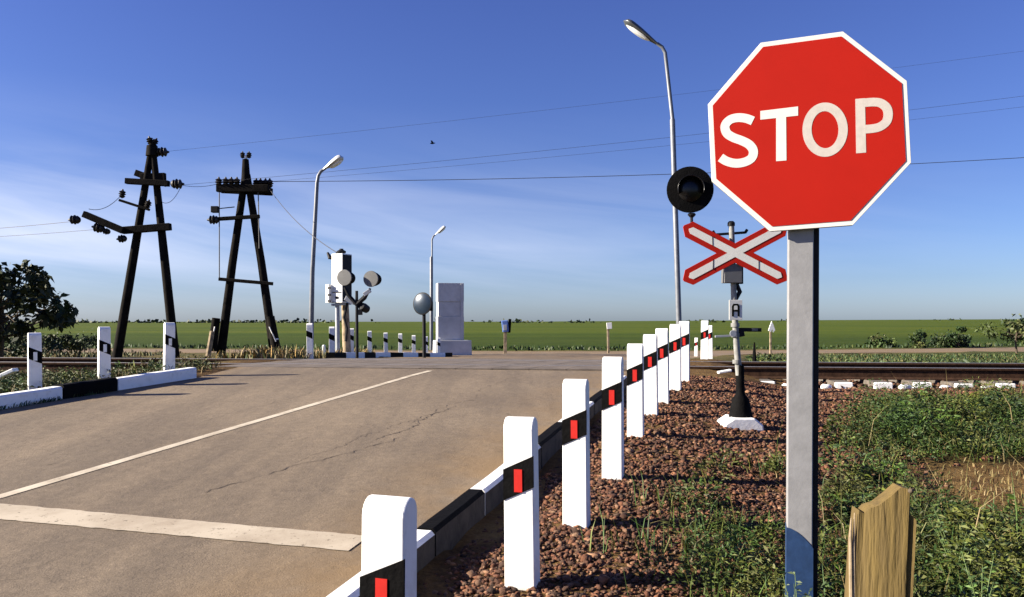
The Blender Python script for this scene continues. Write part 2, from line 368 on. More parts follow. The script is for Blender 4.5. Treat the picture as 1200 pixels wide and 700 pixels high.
def ground_z(X, Y):
    z = height(X, Y)
    inside = (X > xleft(Y) + .05) & (X < xright(Y) - .05) & (Y < 41)
    cross = np.abs(Y - ycross(X)) < 2.6
    n_ = np.sin(X * 3.1 + Y * 1.7) * np.sin(Y * 2.3 - X * 1.1) * .012 + np.sin(X * .9 + 2) * np.sin(Y * .7) * .02
    near = (np.abs(X) < 40) & (Y < 60)
    z = z + np.where(near, n_, 0)
    z = np.where(inside, z - .12, z); z = np.where(cross & ~inside, z - .06, z)
    return z
def zones(X, Y):
    fld = ss(Y - (ycross(X) + 3.0), 0, 1.0)
    dr = X - (.9 + .5 * (Y - 3)); green = ss(dr, -.4, 1.0) * (1 - ss(Y, 11, 11.6)) * .8
    green = np.maximum(green, ss(Y, 15.5, 18) * ss(X - xright(Y), 2, 5) * .75)
    bp_ = np.exp(-(((X - 3.65) / 1.2) ** 2 + ((Y - 5.5) / 1.1) ** 2)); green = green * (1 - np.clip(bp_ * 1.5, 0, 1))
    dry = np.maximum(ss(Y, 15, 17), ss(xleft(Y) - X, .4, 1.2) * .9)
    return np.stack([fld, dry, green * (1 - fld)], 1)
xs = axis([(-12, 12, .25), (12, 40, 1.0), (40, 120, 6), (120, 1000, 60), (1000, 9001, 1000)])
xs = np.unique(np.concatenate([xs, -xs]))
ys = axis([(-40, -6, 4), (-6, 20, .2), (20, 62, .6), (62, 120, 5), (120, 1000, 40), (1000, 9001, 800)])
g_ = grid_mesh('ground', xs, ys, ground_z, M['ground'], zones); tag(g_, 'dry grassy soil and flat green field reaching the horizon', kind='structure')

# road surface
def road():
    ysr = axis([(-10, 20, .25), (20, 41.2, .3)]); nu = 33; v = []; ed = []
    for Y in ysr:
        a, b_ = float(xleft(Y)), float(xright(Y))
        for k in range(nu):
            t = k / (nu - 1); x = a + (b_ - a) * t
            z = float(prof(Y)); v.append((x, Y, z))
            dd = min(x - a, b_ - x); e_ = max(0, 1 - dd / 1.0) if b_ - x < x - a else max(0, 1 - dd / .5) * .7
            if Y > 14.5: e_ = max(e_, .55 + .3 * math.sin(Y * .8))
            ed.append((e_, e_, e_))
    ny = len(ysr); i = np.arange(nu * ny).reshape(ny, nu)
    f = np.stack([i[:-1, :-1].ravel(), i[:-1, 1:].ravel(), i[1:, 1:].ravel(), i[1:, :-1].ravel()], 1)
    o = raw_mesh('road', np.array(v), f, M['asphalt'], np.array(ed), 'edge'); tag(o, 'worn brown asphalt road rising to the railway crossing', kind='structure')
    xc = axis([(-400, -60, 20), (-60, 60, 1.0), (60, 401, 20)]); v = []; ed = []
    for x in xc:
        yc = float(ycross(x))
        for k in range(7):
            Y = yc - 3.0 + k; v.append((x, Y, float(height(x, Y)) + .004 - (.035 if (k in (0, 6)) else 0))); e_ = .8; ed.append((e_, e_, e_))
    i = np.arange(7 * len(xc)).reshape(len(xc), 7)
    f = np.stack([i[:-1, :-1].ravel(), i[1:, :-1].ravel(), i[1:, 1:].ravel(), i[:-1, 1:].ravel()], 1)
    o = raw_mesh('cross_road', np.array(v), f, M['asphalt'], np.array(ed), 'edge'); tag(o, 'pale dusty road passing along the edge of the field', kind='structure')
road()

def strip(name, pts, w0, w1, m_, dz=.0035, label=None, step=.05, jag=0):
    """painted strip: pts are ground points (x, Y); half widths across"""
    v = []; P2 = [Vector(p) for p in pts]; dense = []
    for a, b_ in zip(P2[:-1], P2[1:]):
        n_ = max(1, int((b_ - a).length / step))
        for k in range(n_): dense.append(a.lerp(b_, k / n_))
    dense.append(P2[-1])
    for k, p in enumerate(dense):
        q_ = dense[min(k + 1, len(dense) - 1)] - dense[max(k - 1, 0)]; nrm = Vector((-q_.y, q_.x)).normalized()
        ww = w0 + (w1 - w0) * k / (len(dense) - 1)
        for s_ in (-1, -.33, .33, 1):
            c = p + nrm * (s_ * ww / 2 * (1 + jag * rnd.uniform(-1, 1))); v.append((c.x, c.y, float(prof(c.y)) + dz))
    i = np.arange(len(v)).reshape(-1, 4)
    f = np.stack([i[:-1, :-1].ravel(), i[:-1, 1:].ravel(), i[1:, 1:].ravel(), i[1:, :-1].ravel()], 1)
    o = raw_mesh(name, np.array(v), f, m_); tag(o, label, kind='structure'); return o
strip('centre_line', [(-5.3, -2.5), (-3.17, 5.01), (-1.2, 11.9)], .085, .085, M['paint'], label='thin cream centre line painted on the road')
strip('stop_line', [(-5.9, 5.45), (-2.98, 4.70), (-.78, 4.13)], .27, .24, M['oldpaint'], dz=.0045, label='broad worn cream stop line across the lane', jag=.05)
strip('far_centre_line', [(-1.55, 16.5), (-1.38, 17.3)], .1, .1, M['paint'], label='short cream dash of the centre line beyond the crossing')
# long cracks
def crack(p0, p1, n_, amp, wd):
    pts = []; a = Vector(p0); b_ = Vector(p1); nr = Vector((-(b_ - a).y, (b_ - a).x)).normalized(); o_ = 0
    for k in range(n_ + 1):
        o_ += rnd.uniform(-amp, amp); o_ *= .85; pts.append(a.lerp(b_, k / n_) + nr * o_)
    v = []; f = []
    for k, p in enumerate(pts):
        ww = wd * .75 * rnd.uniform(.1, 1.0) * (1 if 0 < k < n_ else .1)
        for s_ in (-1, 1):
            c = p + nr * (s_ * ww / 2); v.append((c.x, c.y, float(prof(c.y)) + .0025))
    for k in range(n_): f.append((2 * k, 2 * k + 1, 2 * k + 3, 2 * k + 2))
    return v, f
cm_ = MB()
for a in (((-1.95, 5.1), (-.95, 6.9), 46, .035, .016), ((-1.12, 6.75), (-.62, 8.6), 46, .03, .022), ((-1.30, 6.9), (-.72, 8.2), 40, .04, .012), ((-.95, 7.6), (-.35, 9.4), 34, .04, .012),
          ((-1.6, 5.9), (-1.25, 7.1), 26, .04, .009), ((-2.9, 7.6), (-2.2, 10.2), 40, .04, .008), ((-.5, 9.5), (.1, 11.3), 34, .04, .010), ((-2.7, 3.4), (-2.2, 3.7), 12, .03, .010)):
    v, f = crack(*a); cm_.add(v, f)
tag(obj('road_cracks', cm_, M['crack'], fixn=False), 'dark ragged cracks running along the lane', kind='structure')

# kerbs: painted blocks with slight gaps and chips
def kerb(name, segs, xf, hgt, wid, label, side=1):
    mb = MB()
    for (y0, y1, mi) in segs:
        y0 += .008; y1 -= .008; a = Vector((float(xf(y0)), y0)); b_ = Vector((float(xf(y1)), y1))
        d = (b_ - a).normalized(); nr = Vector((d.y, -d.x)) * side; n_ = 5; base = len(mb.v); vs_ = []
        jt = rnd.uniform(-.008, .008)
        for k in range(n_ + 1):
            p = a.lerp(b_, k / n_); z = float(prof(p.y)); h_ = hgt + jt + rnd.uniform(-.003, .003)
            for (u, zz) in ((0, -.25), (.0, h_ - .02), (.018, h_), (wid - .018, h_), (wid, h_ - .02), (wid, -.25)):
                q_ = p + nr * u; vs_.append((q_.x, q_.y, z + zz))
        fs_ = [(6 * k + j, 6 * k + j + 1, 6 * k + j + 7, 6 * k + j + 6) for k in range(n_) for j in range(5)]
        fs_ += [(5, 4, 3, 2, 1, 0), tuple(6 * n_ + j for j in range(6))]
        b0_ = len(mb.f); mb.add(vs_, fs_, mi)
        for k in range(n_): mb.m[b0_ + 5 * k + 4] = 2  # back face takes a dark colour that stands in for its shade
    return tag(obj(name, mb, [M['white'], M['black'], M['kerbshade']], fixn=False), label, kind='structure')
kerb('kerb', [(-4, -2.9, 0), (-2.9, -1.8, 1), (-1.8, -.6, 0), (-.6, .5, 1), (.5, 1.7, 0), (1.7, 2.6, 0), (2.6, 4.04, 0), (4.04, 4.8, 1), (4.8, 6.1, 0), (6.1, 7.0, 1), (7.0, 8.2, 0), (8.2, 9.1, 1), (9.1, 10.4, 0)],
     lambda Y: -1.665 + .291 * Y, .11, .115, 'right hand kerb of black and white painted blocks')
kerb('kerb', [(-4, -2, 0), (-2, 0, 1), (0, 2.5, 0), (2.5, 4.5, 1), (4.5, 6.5, 0), (6.5, 7.7, 1), (7.7, 9.05, 0), (9.05, 9.75, 1), (9.75, 10.98, 0)], xleft, .15, .15, 'left hand kerb of black and white painted blocks before the crossing', side=-1)
kerb('kerb', [(18.9, 20.2, 1), (20.2, 22.6, 0), (22.6, 24.2, 1), (24.2, 26.6, 0), (26.6, 27.9, 1), (27.9, 29.6, 0), (29.6, 30.9, 1), (30.9, 32.6, 0), (32.6, 33.6, 1)],
     lambda Y: xleft(Y) , .16, .2, 'far kerb of black and white painted blocks beyond the crossing', side=-1)

# ------------------------------------------------------------------ railway
def ytrack(x): return 12.2 - .12 * (x - 4.9)
TD = Vector((1, -.12, 0)).normalized(); TN = Vector((.12, 1, 0)).normalized()
def rail(off, label):
    z1 = .669; prof_ = [(-.075, -.18), (.075, -.18), (.075, -.165), (.012, -.145), (.010, -.045), (.036, -.035), (.036, -.006), (.030, 0), (-.030, 0), (-.036, -.006), (-.036, -.035), (-.010, -.045), (-.012, -.145), (-.075, -.165)]
    x0, x1 = -60, 60; a = Vector((x0, ytrack(x0), z1)) + TN * off; b_ = Vector((x1, ytrack(x1), z1)) + TN * off
    mb = MB(); n_ = len(prof_)
    for p in (a, b_):
        for u, v in prof_: mb.v.append(tuple(p + TN * u + Vector((0, 0, v))))
    for k in range(n_): mb.f.append((k, (k + 1) % n_, n_ + (k + 1) % n_, n_ + k)); mb.m.append(1 if k in (7, 8, 6) else 0)
    mb.f += [tuple(range(n_)), tuple(range(n_, 2 * n_))]; mb.m += [0, 0]
    return tag(obj('rail', mb, [M['rail'], M['railtop']]), label, 'rail')
rail(0, 'brown steel rail on the nearer side of the track')
rail(1.56, 'brown steel rail on the farther side of the track')
# sleepers with whitewashed ends
xsl = []
x_ = 2.7
while x_ < 9.9: xsl.append(x_); x_ += .535
x_ = -5.0
while x_ > -9.0: xsl.append(x_); x_ -= .535
smb = MB(); smb.box((0, 0, 0), (.25, 2.7, .17), None, 0, .93)
s0 = None
me_end = MB(); me_end.box((0, -1.352, -.002), (.245, .10, .166), None, 0, .95)
me_pl = MB(); me_pl.box((0, -.78, .09), (.20, .30, .02)); me_pl2 = MB(); me_pl2.box((0, .78, .09), (.20, .30, .02))
for k, x in enumerate(xsl):
    c = Vector((x, ytrack(x), .405)) + TN * .78
    if x > 0: lb = 'concrete sleeper with whitewashed end under the rails right of the road'; gp = 'sleepers under the track on the right'
    else: lb = 'concrete sleeper under the rails left of the road'; gp = 'sleepers under the track on the left'
    if s0 is None:
        s0 = thing('sleeper', lb, 'sleeper', c, math.atan2(TD.y, TD.x), gp)
        obj('beam', smb, M['sleeper'], s0, local=True, bevel=.01); obj('painted_end', me_end, M['white'], s0, local=True, bevel=.012); obj('tie_plate', me_pl, M['rail'], s0, local=True); obj('tie_plate', me_pl2, M['rail'], s0, local=True)
    else:
        o = dup(s0, c + Vector((0, 0, rnd.uniform(-.01, .006))), (0, 0, math.atan2(TD.y, TD.x) + rnd.uniform(-.02, .02)), lb); o['group'] = gp
# whitewashed lumps between the sleeper ends
def rock_mb(sz, seed, sub=2):
    bm = bmesh.new(); bmesh.ops.create_icosphere(bm, subdivisions=sub, radius=1)
    r_ = random.Random(seed)
    for v in bm.verts:
        n_ = mnoise.noise(v.co * 1.3 + Vector((seed * 3.1, 0, 0))); v.co *= 1 + .35 * n_
        v.co.x *= sz[0]; v.co.y *= sz[1]; v.co.z *= sz[2]
    mb = MB(); bm.verts.index_update(); mb.add([v.co[:] for v in bm.verts], [[v.index for v in f.verts] for f in bm.faces]); bm.free(); return mb
rk = None
for k, x in enumerate([a + .25 for a in xsl if a > 3.7][:9]):
    if k in (2, 6): continue
    c = Vector((x - .05, ytrack(x) - .62, .42)); lb = 'whitewashed stone lying between the white sleeper ends'
    if rk is None:
        rk = obj('white_stone', rock_mb((.10, .05, .045), 3), M['white'], smooth=True); tag(rk, lb, 'stone', 'whitewashed stones along the track'); rk.location = c
    else:
        o = rk.copy(); COL.objects.link(o); o.location = c; o.rotation_euler = (0, 0, rnd.uniform(-.3, .3)); o.scale = (rnd.uniform(.7, 1.2), 1, rnd.uniform(.8, 1.1))
# crossing deck: rubber/timber panels flush with rail heads
dk = MB()
for (o0, o1) in ((-.75, -.06), (.085, .775), (.785, 1.475), (1.62, 2.3)):
    n_ = 12
    for k in range(n_):
        t0, t1 = k / n_, (k + 1) / n_; x0 = -4.35 + t0 * 6.55; x1 = -4.35 + t1 * 6.55 - .012
        pts = []
        for x in (x0, x1):
            for o_ in (o0, o1):
                xx = x + (o_ + .0) * .29; q_ = Vector((xx, ytrack(xx), .667 + (-.012 if (o_ < -.5 or o_ > 2) else 0))) + TN * o_; pts.append(q_)
        a, b_, c, d = pts; vs_ = [a, c, d, b_] ; vs_ += [Vector((p.x, p.y, p.z - .1)) for p in vs_]
        dk.add(vs_, [(0, 1, 2, 3), (7, 6, 5, 4), (0, 4, 5, 1), (1, 5, 6, 2), (2, 6, 7, 3), (3, 7, 4, 0)])
M['deck'] = mat('crossing_deck', (.115, .092, .072), .85, var=.25, scale=3, bump=.4)
tag(obj('crossing_deck', dk, M['deck']), 'dark flush deck panels carrying the road over the rails', kind='structure')

# ------------------------------------------------------------------ gravel and weeds (uncountable)
def rot_rand(n_):
    q_ = rng.normal(size=(n_, 4)); q_ /= np.linalg.norm(q_, axis=1)[:, None]; w_, x, y, z = q_.T
    return np.stack([1 - 2 * (y * y + z * z), 2 * (x * y - z * w_), 2 * (x * z + y * w_), 2 * (x * y + z * w_), 1 - 2 * (x * x + z * z), 2 * (y * z - x * w_), 2 * (x * z - y * w_), 2 * (y * z + x * w_), 1 - 2 * (x * x + y * y)], 1).reshape(-1, 3, 3)
def ico(sub, seed):
    """angular crushed stone: hull of a few random points"""
    bm = bmesh.new(); r_ = random.Random(seed)
    for k in range(13):
        v = Vector((r_.gauss(0, 1), r_.gauss(0, 1), r_.gauss(0, 1))).normalized() * r_.uniform(.75, 1.15); v.z *= .8; bm.verts.new(v)
    bmesh.ops.convex_hull(bm, input=bm.verts); bmesh.ops.triangulate(bm, faces=bm.faces)
    loose = [v for v in bm.verts if not v.link_faces]; bmesh.ops.delete(bm, geom=loose, context='VERTS')
    bmesh.ops.recalc_face_normals(bm, faces=bm.faces); bm.verts.index_update(); v = np.array([x.co[:] for x in bm.verts]); f = np.array([[x.index for x in q_.verts] for q_ in bm.faces]); bm.free(); return v, f
def stones(name, pos, size, cols, sub, label):
    tmpl = [ico(sub, 100 + s) for s in range(12)]; V = []; Fs = []; C = []; base = 0
    ch = rng.integers(0, 12, len(pos))
    for t in range(12):
        idx = np.where(ch == t)[0]
        if not len(idx): continue
        v, f = tmpl[t]; Rm = rot_rand(len(idx)); sc_ = size[idx][:, None] * rng.uniform(.6, 1.35, (len(idx), 3))
        vv = np.einsum('nij,nvj->nvi', Rm, v[None] * sc_[:, None, :]); vv[:, :, 2] *= .68; vv += pos[idx][:, None, :]
        V.append(vv.reshape(-1, 3)); Fs.append((f[None] + (np.arange(len(idx)) * len(v))[:, None, None] + base).reshape(-1, 3)); C.append(np.repeat(cols[idx], len(v), 0)); base += len(idx) * len(v)
    o = raw_mesh(name, np.concatenate(V), np.concatenate(Fs), M['stone'], np.concatenate(C), 'tint', smooth=False); return tag(o, label, 'gravel', kind='stuff')
def scol(n_):
    pal = np.array([(.24, .125, .072), (.18, .090, .054), (.30, .170, .100), (.12, .070, .046), (.36, .25, .165), (.23, .165, .115), (.085, .055, .040), (.42, .32, .22)])
    c = pal[rng.choice(8, n_, p=[.24, .2, .17, .12, .07, .1, .07, .03])]; return c * rng.uniform(.4, 1.2, (n_, 1)) * np.array([.55, .42, .355])
def vegmask(x, Y):
    a = ss(x - (.85 + .52 * (Y - 3)), -.25, .7)
    nz = np.sin(x * 2.3 + 1.3 * np.sin(Y * 1.9)) * np.sin(Y * 1.5 + 1.1 * np.sin(x * 2.7 + 1))
    patch = sum(k_ * np.exp(-(((x - a_) / b_) ** 2 + ((Y - c_) / d_) ** 2)) for a_, c_, b_, d_, k_ in ((.95, 4.85, .22, .13, .4), (.72, 4.0, .26, .13, .5), (1.05, 3.8, .22, .18, .7), (1.25, 5.5, .2, .12, .25), (1.15, 4.35, .22, .2, .75), (1.0, 3.35, .25, .2, .9), (1.9, 5.9, .3, .15, .5)))
    n2 = np.sin(x * 3.7 + 2.0 * np.sin(Y * 1.3 + 2)) * np.sin(Y * 3.1 + 1.7 * np.sin(x * 1.9)); a = a * np.clip(.95 + .45 * n2 + .2 * nz, .35, 1.05)
    return np.maximum(a, patch) * (1 - .97 * ss(Y, 8.9, 10.4))
def soilmask(x, Y): return ss(x - (.85 + .52 * (Y - 3)), .15, .9) * (1 - ss(Y, 9.2, 10.2))
def sample(x0, x1, y0, y1, dens):
    n_ = int((x1 - x0) * (y1 - y0) * dens); return rng.uniform(x0, x1, n_), rng.uniform(y0, y1, n_)
def gpos(x, y, dz): return np.stack([x, y, ground_z(x, y) + dz], 1)
x, y = sample(-1.6, 3.2, 1.2, 6.0, 3000); k = (x > -1.50 + .291 * y + .03) & (rng.random(len(x)) > np.maximum(vegmask(x, y) * .8, soilmask(x, y) * .97)) & (np.abs(x) < y * .72 + .3); x, y = x[k], y[k]
stones('ballast', gpos(x, y, rng.uniform(-.010, .009, len(x))), rng.lognormal(-4.25, .33, len(x)).clip(.006, .036), scol(len(x)), 1, 'red brown crushed stone filling the ground around the bollards')
x, y = sample(-.2, 9.0, 6.0, 11.4, 1000); k = (x > -1.50 + .291 * y + .03) & (rng.random(len(x)) > np.maximum(vegmask(x, y) * .6, soilmask(x, y) * .97)); x, y = x[k], y[k]
stones('ballast', gpos(x, y, rng.uniform(-.008, .010, len(x))), rng.lognormal(-3.95, .33, len(x)).clip(.008, .045), scol(len(x)), 1, 'red brown crushed stone between the signal mast and the track')
# track bed between and beside sleepers
def bed(x0, x1, dens):
    n_ = int((x1 - x0) * 3.6 * dens); x = rng.uniform(x0, x1, n_); o_ = rng.uniform(-1.0, 2.6, n_); yy = ytrack(x) + o_
    edge = np.clip((np.abs(o_ - .78) - 1.3) / .6, 0, 1)
    pos = np.stack([x, yy, .40 + rng.uniform(-.01, .04, n_) - edge * .12], 1); return pos
b1 = bed(2.4, 12, 260); b2 = bed(-16, -4.6, 150); bb = np.concatenate([b1, b2])
stones('ballast', bb, rng.uniform(.022, .045, len(bb)), scol(len(bb)) * .8, 1, 'dark brown crushed stone packed around the sleepers')

GREENS = np.array([(.060, .110, .022), (.040, .080, .018), (.090, .130, .030), (.030, .062, .020), (.13, .15, .045), (.055, .095, .035)])
DRYS = np.array([(.30, .22, .09), (.24, .19, .07), (.36, .27, .13), (.14, .14, .045), (.20, .16, .06)])
WG = np.array([(.070, .130, .018), (.042, .090, .016), (.115, .140, .020), (.045, .095, .022), (.13, .145, .028), (.085, .120, .022), (.11, .115, .030)])
def leaves(pos, dirn, ln, wd, cols):
    """flat pointed leaves: 6-vertex bent strips of two quads"""
    n_ = len(pos); dirn = dirn / np.linalg.norm(dirn, axis=1)[:, None]
    up = rng.normal(size=(n_, 3)); sd_ = np.cross(dirn, up); sd_ /= np.linalg.norm(sd_, axis=1)[:, None] + 1e-9
    nm = np.cross(sd_, dirn); L = ln[:, None]; W = wd[:, None]
    p0 = pos; pm = pos + dirn * L * .5 + nm * L * .06; p1 = pos + dirn * L + np.array([0, 0, -1]) * L * .18
    V = np.stack([p0, pm - sd_ * W / 2, p1, pm + sd_ * W / 2], 1).reshape(-1, 3); f = np.arange(n_ * 4).reshape(-1, 4); return V, f, np.repeat(cols, 4, 0)
def blades(pos, h_, wd, lean, cols):
    n_ = len(pos); a = rng.uniform(0, 2 * np.pi, n_); d = np.stack([np.cos(a), np.sin(a), np.zeros(n_)], 1); b_ = rng.uniform(0, 2 * np.pi, n_); s_ = np.stack([np.cos(b_), np.sin(b_), np.zeros(n_)], 1)
    H = h_[:, None]; W = wd[:, None]; Ln = lean[:, None]; z = np.array([0, 0, 1.0])
    m_ = pos + z * H * .55 + d * Ln * H * .25; t = pos + z * H * (1 - Ln * .35) + d * Ln * H * .9
    V = np.stack([pos - s_ * W / 2, pos + s_ * W / 2, m_ + s_ * W * .42, m_ - s_ * W * .42, t + s_ * W * .06, t - s_ * W * .06], 1).reshape(-1, 3)
    b0 = np.arange(n_)[:, None] * 6; f = np.stack([b0 + np.array([0, 1, 2, 3]), b0 + np.array([3, 2, 4, 5])], 1).reshape(-1, 4)
    return V, f, np.repeat(cols, 6, 0)
def vary(pal, n_, lo=.65, hi=1.35): return .62 * pal[rng.integers(0, len(pal), n_)] * rng.uniform(lo, hi, (n_, 1))
def weeds(name, cx, cy, nper, rad, hgt, lsz, pal, label, cat='weeds', stemmy=.5):
    """clumps at cx, cy: nper leaves spread through a low dome; lsz leaf length"""
    n_ = len(cx); i = np.repeat(np.arange(n_), nper); m_ = len(i)
    sc_ = rng.uniform(.5, 1.25, n_)[i]; a = rng.uniform(0, 2 * np.pi, m_); r_ = np.sqrt(rng.random(m_)) * rad * sc_; t = rng.random(m_) ** .7
    hh = t * hgt * sc_ * (1 - .5 * (r_ / (rad * sc_ + 1e-6)) ** 2)
    x = cx[i] + r_ * np.cos(a) * (1 - .3 * t); y = cy[i] + r_ * np.sin(a) * (1 - .3 * t); pos = np.stack([x, y, ground_z(x, y) + hh], 1)
    d = np.stack([np.cos(a) * .8 + rng.normal(0, .5, m_), np.sin(a) * .8 + rng.normal(0, .5, m_), rng.uniform(-.1, 1.0, m_)], 1)
    c = vary(pal, n_, .55, 1.35)[i] * rng.uniform(.7, 1.4, (m_, 1)) 
    V, f, C = leaves(pos, d, rng.uniform(.5, 1.6, m_) * lsz * rng.uniform(.7, 1.5, n_)[i], rng.uniform(.5, 1.2, m_) * lsz * rng.uniform(.2, .55, n_)[i], c * .88)
    o = raw_mesh(name, V, f, M['leaf'], C, 'tint', smooth=False); return tag(o, label, cat, kind='stuff')
def grass(name, x, y, h_, pal, label, wd=.006, cat='grass'):
    n_ = len(x); V, f, C = blades(gpos(x, y, np.zeros(n_)), rng.uniform(.4, 1.2, n_) * h_, rng.uniform(.7, 1.4, n_) * wd, rng.uniform(.1, 1.0, n_), vary(pal, n_))
    o = raw_mesh(name, V, f, M['leaf'], C, 'tint', smooth=False); return tag(o, label, cat, kind='stuff')
def bare(x, y):   # sandy bare patch at the right
    return np.exp(-(((x - 3.65) / 1.15) ** 2 + ((y - 5.5) / 1.05) ** 2))
x, y = sample(-.4, 7.5, 2.75, 11.2, 88); k = (rng.random(len(x)) < vegmask(x, y) * 1.05) & (rng.random(len(x)) > bare(x, y) * 1.9) & (x > -1.2 + .291 * y); x, y = x[k], y[k]
nr = y < 4.6
weeds('weeds', x[nr], y[nr], 130, .13, .22, .027, WG, 'leafy green weeds growing round the signpost foot')
weeds('weeds', x[~nr], y[~nr], 110, .17, .18, .034, WG, 'leafy green weeds spreading between gravel and railway track')
x, y = sample(-.4, 7.5, 2.75, 11.2, 900); k = (rng.random(len(x)) < vegmask(x, y)) & (rng.random(len(x)) > bare(x, y) * 1.9) & (x > -1.2 + .291 * y); x, y = x[k], y[k]
grass('grass', x, y, .21, np.concatenate([WG, WG * 1.1, DRYS[3:]]), 'thin mixed green and yellow grass among the weeds')
x, y = sample(.9, 7.5, 2.9, 9.0, 4.6); k = (rng.random(len(x)) < vegmask(x, y)) & (bare(x, y) < .15) & (x > 1.15 + .42 * (y - 3)); x, y = x[k], y[k]
weeds('weeds', x, y, 700, .30, .40, .034, WG * .95, 'taller bushy weed clumps standing above the ground cover')
x, y = sample(1.2, 7.0, 3.0, 9.5, 28); k = (rng.random(len(x)) < vegmask(x, y) * .5) & (bare(x, y) < .5); x, y = x[k], y[k]
grass('grass', x, y, .46, np.concatenate([DRYS * 1.1, WG[:1]]), 'long pale dead stalks standing out of the weeds', .005)
# bare sand patch gets short straw
x = rng.normal(3.5, .8, 1500); y = rng.normal(5.4, .7, 1500); grass('grass', x, y, .06, DRYS, 'short straw coloured grass on the bare sandy patch', .006)
# left verge, in front of and behind the track
x, y = sample(-15, -4.6, 8.2, 12.6, 22); k = (x < xleft(y) - .35); x, y = x[k], y[k]
weeds('weeds', x, y, 46, .16, .22, .05, np.concatenate([WG, WG, DRYS[3:]]), 'green and tawny weeds behind the left kerb')
x, y = sample(-15, -4.5, 8.2, 12.8, 260); k = x < xleft(y) - .25; x, y = x[k], y[k]
grass('grass', x, y, .16, np.concatenate([DRYS, GREENS[2:5]]), 'dry tangled grass behind the left kerb', .01)
x, y = sample(-16, -4.5, 15.4, 27, 260); k = (x < xleft(y) - .45) & (x > -.38 * y - 3.0 + .8 * np.sin(y)); x, y = x[k], y[k]
grass('grass', x, y, .30, np.concatenate([DRYS[:3] * np.array([1.5, 1.25, .8]), DRYS, GREENS[2:5]]), 'golden dry grass beyond the track on the left', .025)
x, y = sample(-34, -16, 16, 40, 14); grass('grass', x, y, .22, np.concatenate([DRYS, GREENS]), 'rough grass on the far left verge', .05)
# right verge beyond the track
x, y = sample(4.5, 26, 15.5, 27, 8); k = (x > xright(y) + 1.8); x, y = x[k], y[k]
weeds('weeds', x, y, 34, .35, .20, .10, np.concatenate([GREENS, DRYS[3:4]]), 'low weeds between the track and the field road')
x, y = sample(3.5, 30, 15, 37, 60); k = (x > xright(y) + 1.5); x, y = x[k], y[k]
grass('grass', x, y, .14, np.concatenate([GREENS, GREENS, DRYS[3:]]), 'green rough grass beyond the track on the right', .03)
# tufts along kerb foot and field edge
x, y = sample(-60, 60, 40, 60, 5.0); k = (y > ycross(x) + 3.1) & (y < ycross(x) + 7); x, y = x[k], y[k]
grass('grass', x, y, .24, GREENS * .8, 'dark tall grass along the field edge', .09)
ky = np.concatenate([rng.uniform(8.0, 9.0, 160), rng.normal(9.35, .1, 60), rng.normal(8.75, .12, 60)]); kx = xleft(ky) + rng.uniform(.0, .05, len(ky)) ; ok = ky > 8.0
vv, ff, cc = blades(np.stack([kx, ky, prof(ky)], 1), rng.uniform(.02, .07, len(ky)), rng.uniform(.006, .014, len(ky)), rng.uniform(.2, 1.2, len(ky)), vary(GREENS, len(ky)))
tag(raw_mesh('grass', vv, ff, M['leaf'], cc, 'tint', smooth=False), 'small grass tufts at the foot of the left kerb', 'grass', kind='stuff')

# ------------------------------------------------------------------ bollards
def bollard_mb(W=.1325, D=.096, Hh=.80):
    """square pillar with a half-round top (axis across the front), slightly tapered"""
    mb = MB(); prof_ = [(-D / 2 * 1.04, -.35), (-D / 2, Hh - D / 2)]
    for k in range(1, 9): t = math.pi - math.pi * k / 9; prof_.append((D / 2 * math.cos(t), Hh - D / 2 + D / 2 * math.sin(t)))
    prof_ += [(D / 2, Hh - D / 2), (D / 2 * 1.04, -.35)]
    n_ = len(prof_); vs_ = []
    for s_ in (-1, 1):
        for (yy, zz) in prof_: vs_.append((s_ * W / 2 * (1.03 - .04 * zz / Hh), yy, zz))
    fs_ = [tuple(range(n_)), tuple(range(2 * n_ - 1, n_ - 1, -1))] + [(k, k + 1, n_ + k + 1, n_ + k) for k in range(n_ - 1)] + [(n_ - 1, 0, n_, 2 * n_ - 1)]
    return mb.add(vs_, fs_)
def band_mb(mirror, W=.1325, D=.096, Hh=.80):
    """slanting painted band, 2 mm proud of the front face"""
    s_ = -1 if mirror else 1; z0, rise, th = Hh - .27, .062, .155
    n_ = 4; yb = -D / 2 * 1.02; ww = W * 1.0 + .003
    poly = [(-ww / 2 * s_, z0 - rise / 2 - th / 2 + .02), (ww / 2 * s_, z0 + rise / 2 - th / 2 + .02), (ww / 2 * s_, z0 + rise / 2 + th / 2), (-ww / 2 * s_, z0 - rise / 2 + th / 2)]
    return MB().prism(poly, (0, yb, 0), Vector((1, 0, 0)), Vector((0, 0, 1)), Vector((0, -1, 0)), -.006, .003)
def make_bollard(label, group, mirror, refl, loc, rot):
    t = thing('bollard', label, 'bollard', loc, 0, group); t.rotation_euler = rot
    obj('pillar', bollard_mb(), M['white'], t, local=True, bevel=.005)
    obj('painted_band', band_mb(mirror), M['black'], t, local=True)
    mb = MB(); mb.box((0, -.0502 - .0015, .53), (.036 if refl == 'red' else .04, .006, .098)); obj('reflector', mb, M[refl], t, local=True)
    return t
RY = -R(16.8)
